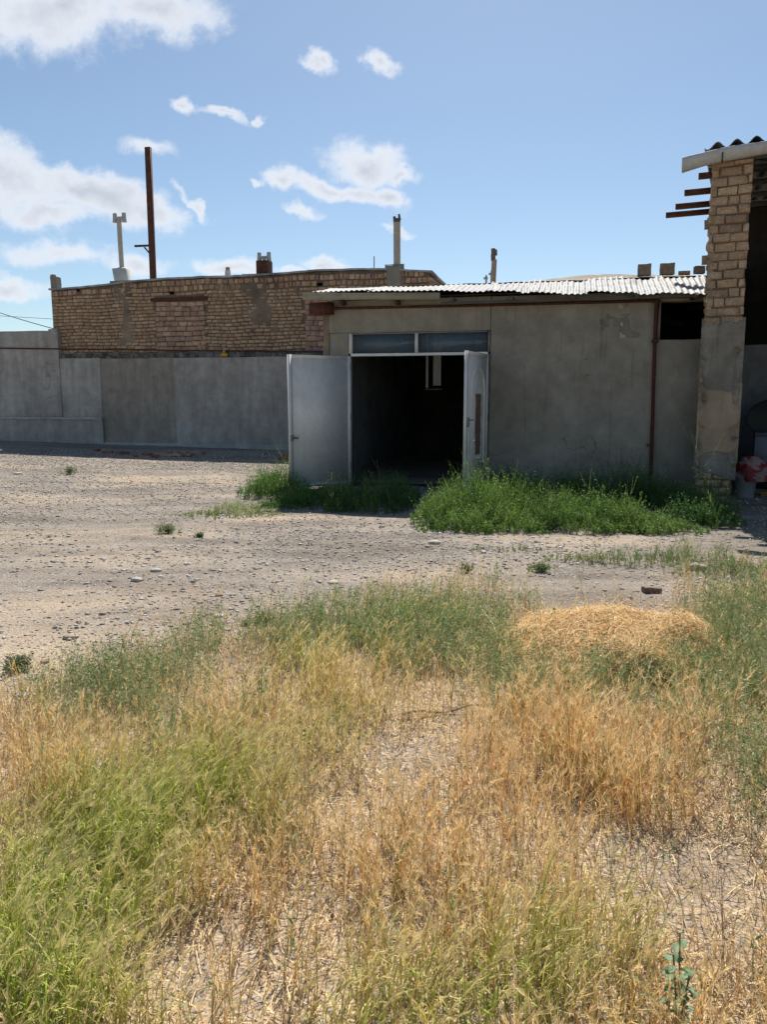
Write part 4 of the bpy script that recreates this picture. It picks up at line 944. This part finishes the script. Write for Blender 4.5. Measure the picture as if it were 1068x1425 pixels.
weedmass('green_weeds', 'dark green weeds across the open shed doorway', [(520, 706, .62, .6, .40), (470, 706, .35, .5, .36), (558, 700, .3, .5, .38)], (.06, .14, .035), (.13, .22, .06), 340, hmul=1.15)
weedmass('green_weeds', 'bushy green weeds around the foot of the left door leaf', [(392, 682, .42, .55, .50), (368, 690, .36, .45, .46), (425, 698, .45, .4, .34), (400, 705, .35, .3, .25)], G0, (.12, .23, .045), 420)
weedmass('pale_weeds', 'low yellowish green weeds left of the doorway bushes', [(335, 714, .5, .5, .16), (275, 717, .35, .2, .06)], (.20, .29, .08), (.34, .38, .15), 300, hmul=1.25, leaves=10, ll=.02, lw=.003)
weedmass('pale_weeds', 'sparse low weeds on the earth before the barn', [(880, 782, .7, .25, .13), (960, 780, .45, .25, .2), (800, 778, .4, .15, .07), (1040, 800, .4, .3, .14), (700, 765, .4, .1, .05), (990, 795, .5, .2, .12)], (.16, .24, .08), (.32, .34, .15), 300, hmul=1.35, leaves=9, ll=.02, lw=.003)

# separate tufts and plants
def tuft(u_, v_, w, hh, n, c0, c1, label, name='weed_tuft', **kw):
    c = gpt(u_, v_); mb = MB(); r_ = np.abs(rng.normal(0, w * .5, n)); a = rng.uniform(0, 2 * np.pi, n); q = rng.random((n, 1))
    root = np.stack([r_ * np.cos(a), r_ * np.sin(a), np.full(n, -.008)], -1); col = np.array(c0) * (1 - q) + np.array(c1) * q
    herb(mb, root, hh * rng.uniform(.5, 1.1, n), col, 12, .004, .024, .8, 3, wid=.0018); o = mb.build(name, M['weed']); o.location = c; tag(o, label=label, cat='weed', group='small weed tufts on the bare earth'); return o
GT = ((.12, .18, .07), (.24, .28, .13))
tuft(97, 660, .17, .16, 60, *GT, 'small weed tuft near the wall, farthest to the left')
tuft(233, 742, .14, .12, 60, *GT, 'small dark weed tuft alone on gravel left of the pale weeds')
tuft(278, 747, .05, .05, 34, *GT, 'tiny weed sprout right of the lone dark tuft')
tuft(25, 932, .08, .08, 60, (.10, .15, .07), (.18, .22, .12), 'low grey green tuft at the left picture edge by the grass')
tuft(369, 866, .07, .07, 60, (.09, .14, .07), (.16, .2, .1), 'small dark tuft just beyond the meadow edge beside a white stone')
tuft(752, 796, .11, .09, 60, *GT, 'weed tuft on the earth above the straw heap')
tuft(345, 870, .05, .04, 16, *GT, 'tiny sprout left of the dark tuft at the meadow edge')
tuft(650, 797, .06, .09, 25, *GT, 'thin weed sprig on the earth left of the straw heap')


def leafy(u_, v_, hh, label, seed):
    c = gpt(u_, v_); root_ = empty('leafy_weed', c, 0, label=label, cat='plant'); r_ = np.random.default_rng(seed)
    m1 = MB(); m2_ = MB()
    for sidx in range(3):
        dx, dy = r_.uniform(-.10, .10, 2); pts = [(dx * t * hh, dy * t * hh, hh * t * (1, .8, .65)[sidx]) for t in np.linspace(0, 1, 6)]; m1.tube(pts, .0022, 5, (.14, .2, .09))
        for k in range(10):
            t = r_.uniform(.15, 1.0); p_ = np.array((dx * t * hh, dy * t * hh, hh * t * (1, .8, .65)[sidx])); a = r_.uniform(0, 6.28); d_ = np.array((math.cos(a), math.sin(a), r_.uniform(-.1, .7))); d_ /= np.linalg.norm(d_); s_ = np.cross(d_, (0, 0, 1.)); s_ /= np.linalg.norm(s_); up = np.cross(s_, d_)
            L = r_.uniform(.016, .034); w = L * .34; cc_ = np.array((.15, .26, .13)) * r_.uniform(.75, 1.35)
            vs = []
            for tt, ww in ((0, .05), (.3, .9), (.6, 1.), (.85, .55), (1, .03)):
                for sg in (-1, 0, 1): vs.append(p_ + d_ * (.012 + L * tt) + s_ * sg * w * ww + up * (abs(sg) * .25 * w * ww - .15 * L * tt * tt))
            m2_.add(vs, [(r * 3 + q, r * 3 + q + 1, r * 3 + q + 4, r * 3 + q + 3) for r in range(4) for q in range(2)], cc_)
    m1.build('stem', M['weed'], root_); m2_.build('foliage', M['weed'], root_)
leafy(944, 1440, .25, 'blue green leafy weed among the barley at the lower right', 1)
leafy(362, 985, .20, 'blue green leafy weed at the upper meadow edge left of centre', 5)

# ------------------------------------------------------------------ straw heap
c = gpt(858, 905); sp_ = MB(); n = 7500
a = rng.uniform(0, 2 * np.pi, n); r_ = np.sqrt(rng.random(n)); out_ = np.where(rng.random(n) < .2, rng.uniform(1.0, 1.5, n), 1.); X_ = .62 * r_ * out_ * np.cos(a) + .03 - .25 * (out_ > 1); Y_ = .55 * r_ * out_ * np.sin(a)
hz = lambda X, Y: .135 * np.clip(1.05 - (X / .66) ** 2 - (Y / .6) ** 2 + .85 * n2d(X, Y, 2.6, 3, 6.), 0, 1) ** .9 * (1 + .3 * n2d(X, Y, 6, 2, 2.)) * (1 + .35 * X)
Zh = hz(X_, Y_) + .01 * rng.random(n); d = unit(rdir(n) * [1, .8, 1] + np.array((.35, -.5, 0)) * (X_[:, None] > .1)); L = rng.uniform(.05, .42, n)[:, None] * .5
r0 = np.stack([X_, Y_, Zh], -1)
def on(p, e): q = p.copy(); q[:, 2] = hz(p[:, 0], p[:, 1]) + e; return q
lift = rng.uniform(.004, .06, n)
P = np.stack([on(r0 - d * L, lift * .6), on(r0, lift + .008), on(r0 + d * L, lift * .6)], 1) + np.concatenate([rng.normal(0, .006, (n, 3, 3))])
P[..., 2] = np.maximum(P[..., 2], .004); P[:, 0, 2] += (rng.random(n) < .06) * rng.uniform(.03, .12, n)
q = rng.random((n, 1)); col = (np.array((.80, .50, .19)) * (1 - q) + np.array((.90, .71, .38)) * q) * rng.uniform(.6, 1.1, (n, 1))
ribbons(sp_, P, np.full((n, 3), .0013), unit(np.cross(d, np.array((0, 0, 1.))) + rng.normal(0, .5, (n, 3))), np.repeat(col[:, None], 3, 1))
A, B = np.meshgrid(np.linspace(-.66, .66, 40), np.linspace(-.6, .6, 36), indexing='ij'); i_ = (np.arange(39)[:, None] * 36 + np.arange(35)[None]).ravel()
sp_.add(np.stack([A, B, hz(A, B) - .012], -1), np.stack([i_, i_ + 36, i_ + 37, i_ + 1], -1), (.40, .27, .13))
o = sp_.build('straw_heap', M['straw']); o.location = c; tag(o, label='heap of cut golden straw lying at the far edge of the meadow', cat='straw')

# ------------------------------------------------------------------ stones and gravel
def rocks(mb, cen, size, col, flat=.55, lo=False):
    base = np.array([(1, 0, 0), (-1, 0, 0), (0, 1, 0), (0, -1, 0), (0, 0, 1), (0, 0, -.7), (.6, .6, .5), (-.6, .6, .5), (-.6, -.6, .5), (.6, -.6, .5)], float)
    F = np.array([(4, 0, 6), (4, 6, 2), (4, 2, 7), (4, 7, 1), (4, 1, 8), (4, 8, 3), (4, 3, 9), (4, 9, 0), (0, 2, 6), (2, 1, 7), (1, 3, 8), (3, 0, 9), (5, 2, 0), (5, 1, 2), (5, 3, 1), (5, 0, 3)])
    if lo: base = base[[0, 1, 2, 3, 4, 5]]; F = np.array([(4, 0, 2), (4, 2, 1), (4, 1, 3), (4, 3, 0), (5, 2, 0), (5, 1, 2), (5, 3, 1), (5, 0, 3)])
    n = len(cen); nv = len(base); V = base[None] * (1 + rng.normal(0, .2, (n, nv, 1))) + rng.normal(0, .1, (n, nv, 3)); a = rng.uniform(0, 6.28, n); ca, sa = np.cos(a), np.sin(a)
    V = V * np.stack([size, size * rng.uniform(.5, .9, n), size * flat * rng.uniform(.4, 1, n)], -1)[:, None]
    V = np.stack([V[..., 0] * ca[:, None] - V[..., 1] * sa[:, None], V[..., 0] * sa[:, None] + V[..., 1] * ca[:, None], V[..., 2]], -1) + cen[:, None]
    mb.add(V.reshape(-1, 3), (F[None] + (np.arange(n) * nv)[:, None, None]).reshape(-1, 3), np.repeat(col, nv, 0))
PEB = np.array([(.34, .31, .28), (.44, .40, .36), (.36, .32, .29), (.56, .51, .45), (.45, .36, .29), (.64, .60, .55), (.42, .39, .36)])
x, y = scatter(-12, 7, 3.2, 19.6, 620)
k = np.abs(x) < .58 * y + 1; x, y = x[k], y[k]; u0, v0 = proj(x, y, gz(x, y)); k = (v0 < np.interp(u0, EDU, EDV) + 25) & ((x - SP[0]) * .233 + (y - SP[1]) * .972 < 0) | ((x < -2.2) & (v0 < 990))
k &= (rng.random(len(x)) < np.clip(.5 + 1.1 * n2d(x, y, .7, 3, 2.2), .08, 1)); x, y = x[k], y[k]
s_ = np.exp(rng.normal(-4.75, .48, len(x))) * (1 + .03 * y); s_ = np.clip(s_, .004, .032)
mb = MB(); rocks(mb, np.stack([x, y, gz(x, y) + s_ * .12], -1), s_, PEB[rng.integers(0, 7, len(x))] * rng.uniform(.8, 1.2, (len(x), 1)), .55, lo=True); print('gravel', len(x))
tag(mb.build('gravel', M['stone']), label='loose gravel and stone chips over the bare yard', cat='gravel', kind='stuff')
x, y = scatter(-2, 2.2, 1.3, 5, 160); s_ = rng.uniform(.003, .009, len(x)); mb = MB(); rocks(mb, np.stack([x, y, gz(x, y)], -1), s_, np.array((.5, .42, .33)) * rng.uniform(.7, 1.2, (len(x), 1)))
tag(mb.build('soil_clods', M['stone']), label='small pale clods of soil between the meadow stems', cat='soil', kind='stuff')
ST = [(304, 858, .035, (.62, .56, .48), 'pale round stone near the meadow edge, beside the small dark tuft'), (217, 795, .05, (.5, .46, .4), 'flat pale stone in the middle of the bare yard'),
      (190, 808, .05, (.48, .45, .4), 'flat whitish stone left of the pale stone in the yard'), (464, 812, .045, (.55, .5, .44), 'light stone right of centre on the bare yard'),
      (305, 829, .03, (.36, .2, .14), 'small reddish brown stone above the pale round stone'), (30, 970, .04, (.5, .47, .43), 'flat light stone at the left by the meadow edge'),
      (62, 922, .025, (.33, .2, .16), 'small dark red stone near the left meadow edge'), (348, 866, .03, (.52, .48, .42), 'grey white stone left of the small dark tuft'),
      (98, 888, .05, (.45, .36, .27), 'low tan clod on the earth at the left'), (605, 757, .07, (.5, .44, .36), 'broad flat tan stone before the weed mound'),
      (25, 660, .07, (.62, .55, .46), 'pale stone near the wall at the far left'), (970, 792, .09, (.44, .38, .3), 'low flat grey stone before the barn')]
for k, (u_, v_, s, c_, lb) in enumerate(ST):
    p_ = gpt(u_, v_); T, Pp = np.meshgrid(np.linspace(0, 2 * np.pi, 16, endpoint=False), np.linspace(0, np.pi, 10)); V = np.stack([np.sin(Pp) * np.cos(T), np.sin(Pp) * np.sin(T) * .8, np.cos(Pp) * .42], -1)
    V = V * s * (1 + .28 * fbm(V * 2.2 + k * 7.7, 3))[..., None]; m_ = MB(); m_.add(V, [(i * 16 + j, i * 16 + (j + 1) % 16, (i + 1) * 16 + (j + 1) % 16, (i + 1) * 16 + j) for i in range(9) for j in range(16)], c_)
    o = m_.build('stone', M['stone']); o.location = p_ + Vector((0, 0, s * .18)); tag(o, label=lb, cat='stone', group='larger stones on the yard')
# dark block by the heap
o = MB().gbox(-.065, .065, -.035, .035, 0, .04, .02, .018, 10, c=(.2, .14, .11)).build('broken_brick', M['brick']); o.location = gpt(907, 824); o.rotation_euler = (0, .05, .12); tag(o, label='dark broken brick lying just beyond the straw heap', cat='brick')
# stick
p0, p1 = gpt(560, 1000), gpt(672, 988); pts = [p0.lerp(p1, t) + Vector((0, 0, .02 + .012 * math.sin(t * 9))) for t in np.linspace(0, 1, 9)]
o = MB().tube(pts, .008, 7, (.33, .22, .15), r2=.004).build('stick', M['attr']); tag(o, label='bent brown stick lying on the bare patch in the meadow', cat='stick')
# thin fallen stalks left of the heap
p0, p1 = gpt(700, 915), gpt(668, 868); o = MB().tube([p0 + Vector((0, 0, .02)), p0.lerp(p1, .5) + Vector((.02, 0, .09)), p1 + Vector((0, 0, .12))], .003, 6, (.66, .56, .36)).build('stalk', M['attr']); tag(o, label='long pale dry stalk sticking out left of the straw heap', cat='stalk')
# brick debris at the foot of the wall
rg = empty('broken_ring', gpt(251, 633), 13.5, label='broken flat clay ring lying at the foot of the grey wall', cat='clay ring')
m_ = MB()
for k in range(11):
    t = k / 12 * 6.283 + .4
    m_.gbox(math.cos(t) * .42 - .13, math.cos(t) * .42 + .13, math.sin(t) * .5 - .09, math.sin(t) * .5 + .09, 0, .055 + .01 * (k % 2), .06, .015, 7, c=np.array((.5, .33, .24)) * (.85 + .05 * (k % 5)))
m_.build('ring', M['brick'], rg)
BL = ['the farthest left but one', 'flat red brick fragment, largest of the scatter', 'red brick fragment just left of the broken clay ring', 'small red brick fragment touching the broken clay ring', 'red brick fragment in the middle of the scatter by the wall', 'dark red brick fragment nearest the white door leaf', 'red brick fragment at the left end of the scatter by the wall', 'small dark red brick fragment behind the one by the door leaf']
BL[0] = 'red brick fragment second from the left along the wall foot'
for k, (u_, v_, w) in enumerate(((150, 631, .11), (170, 632, .16), (205, 634, .12), (215, 637, .09), (188, 636, .1), (395, 640, .12), (135, 628, .1), (400, 636, .08))):
    m_ = MB().gbox(-w, w, -w * .5, w * .5, 0, .06, .05, .02, 8, c=(.34, .14, .09)); o = m_.build('brick_fragment', M['brick']); o.location = gpt(u_, v_); o.rotation_euler = (0, 0, k * 1.3)
    tag(o, label=BL[k], cat='brick', group='brick fragments along the wall' if u_ < 300 else 'brick fragments by the white door leaf')
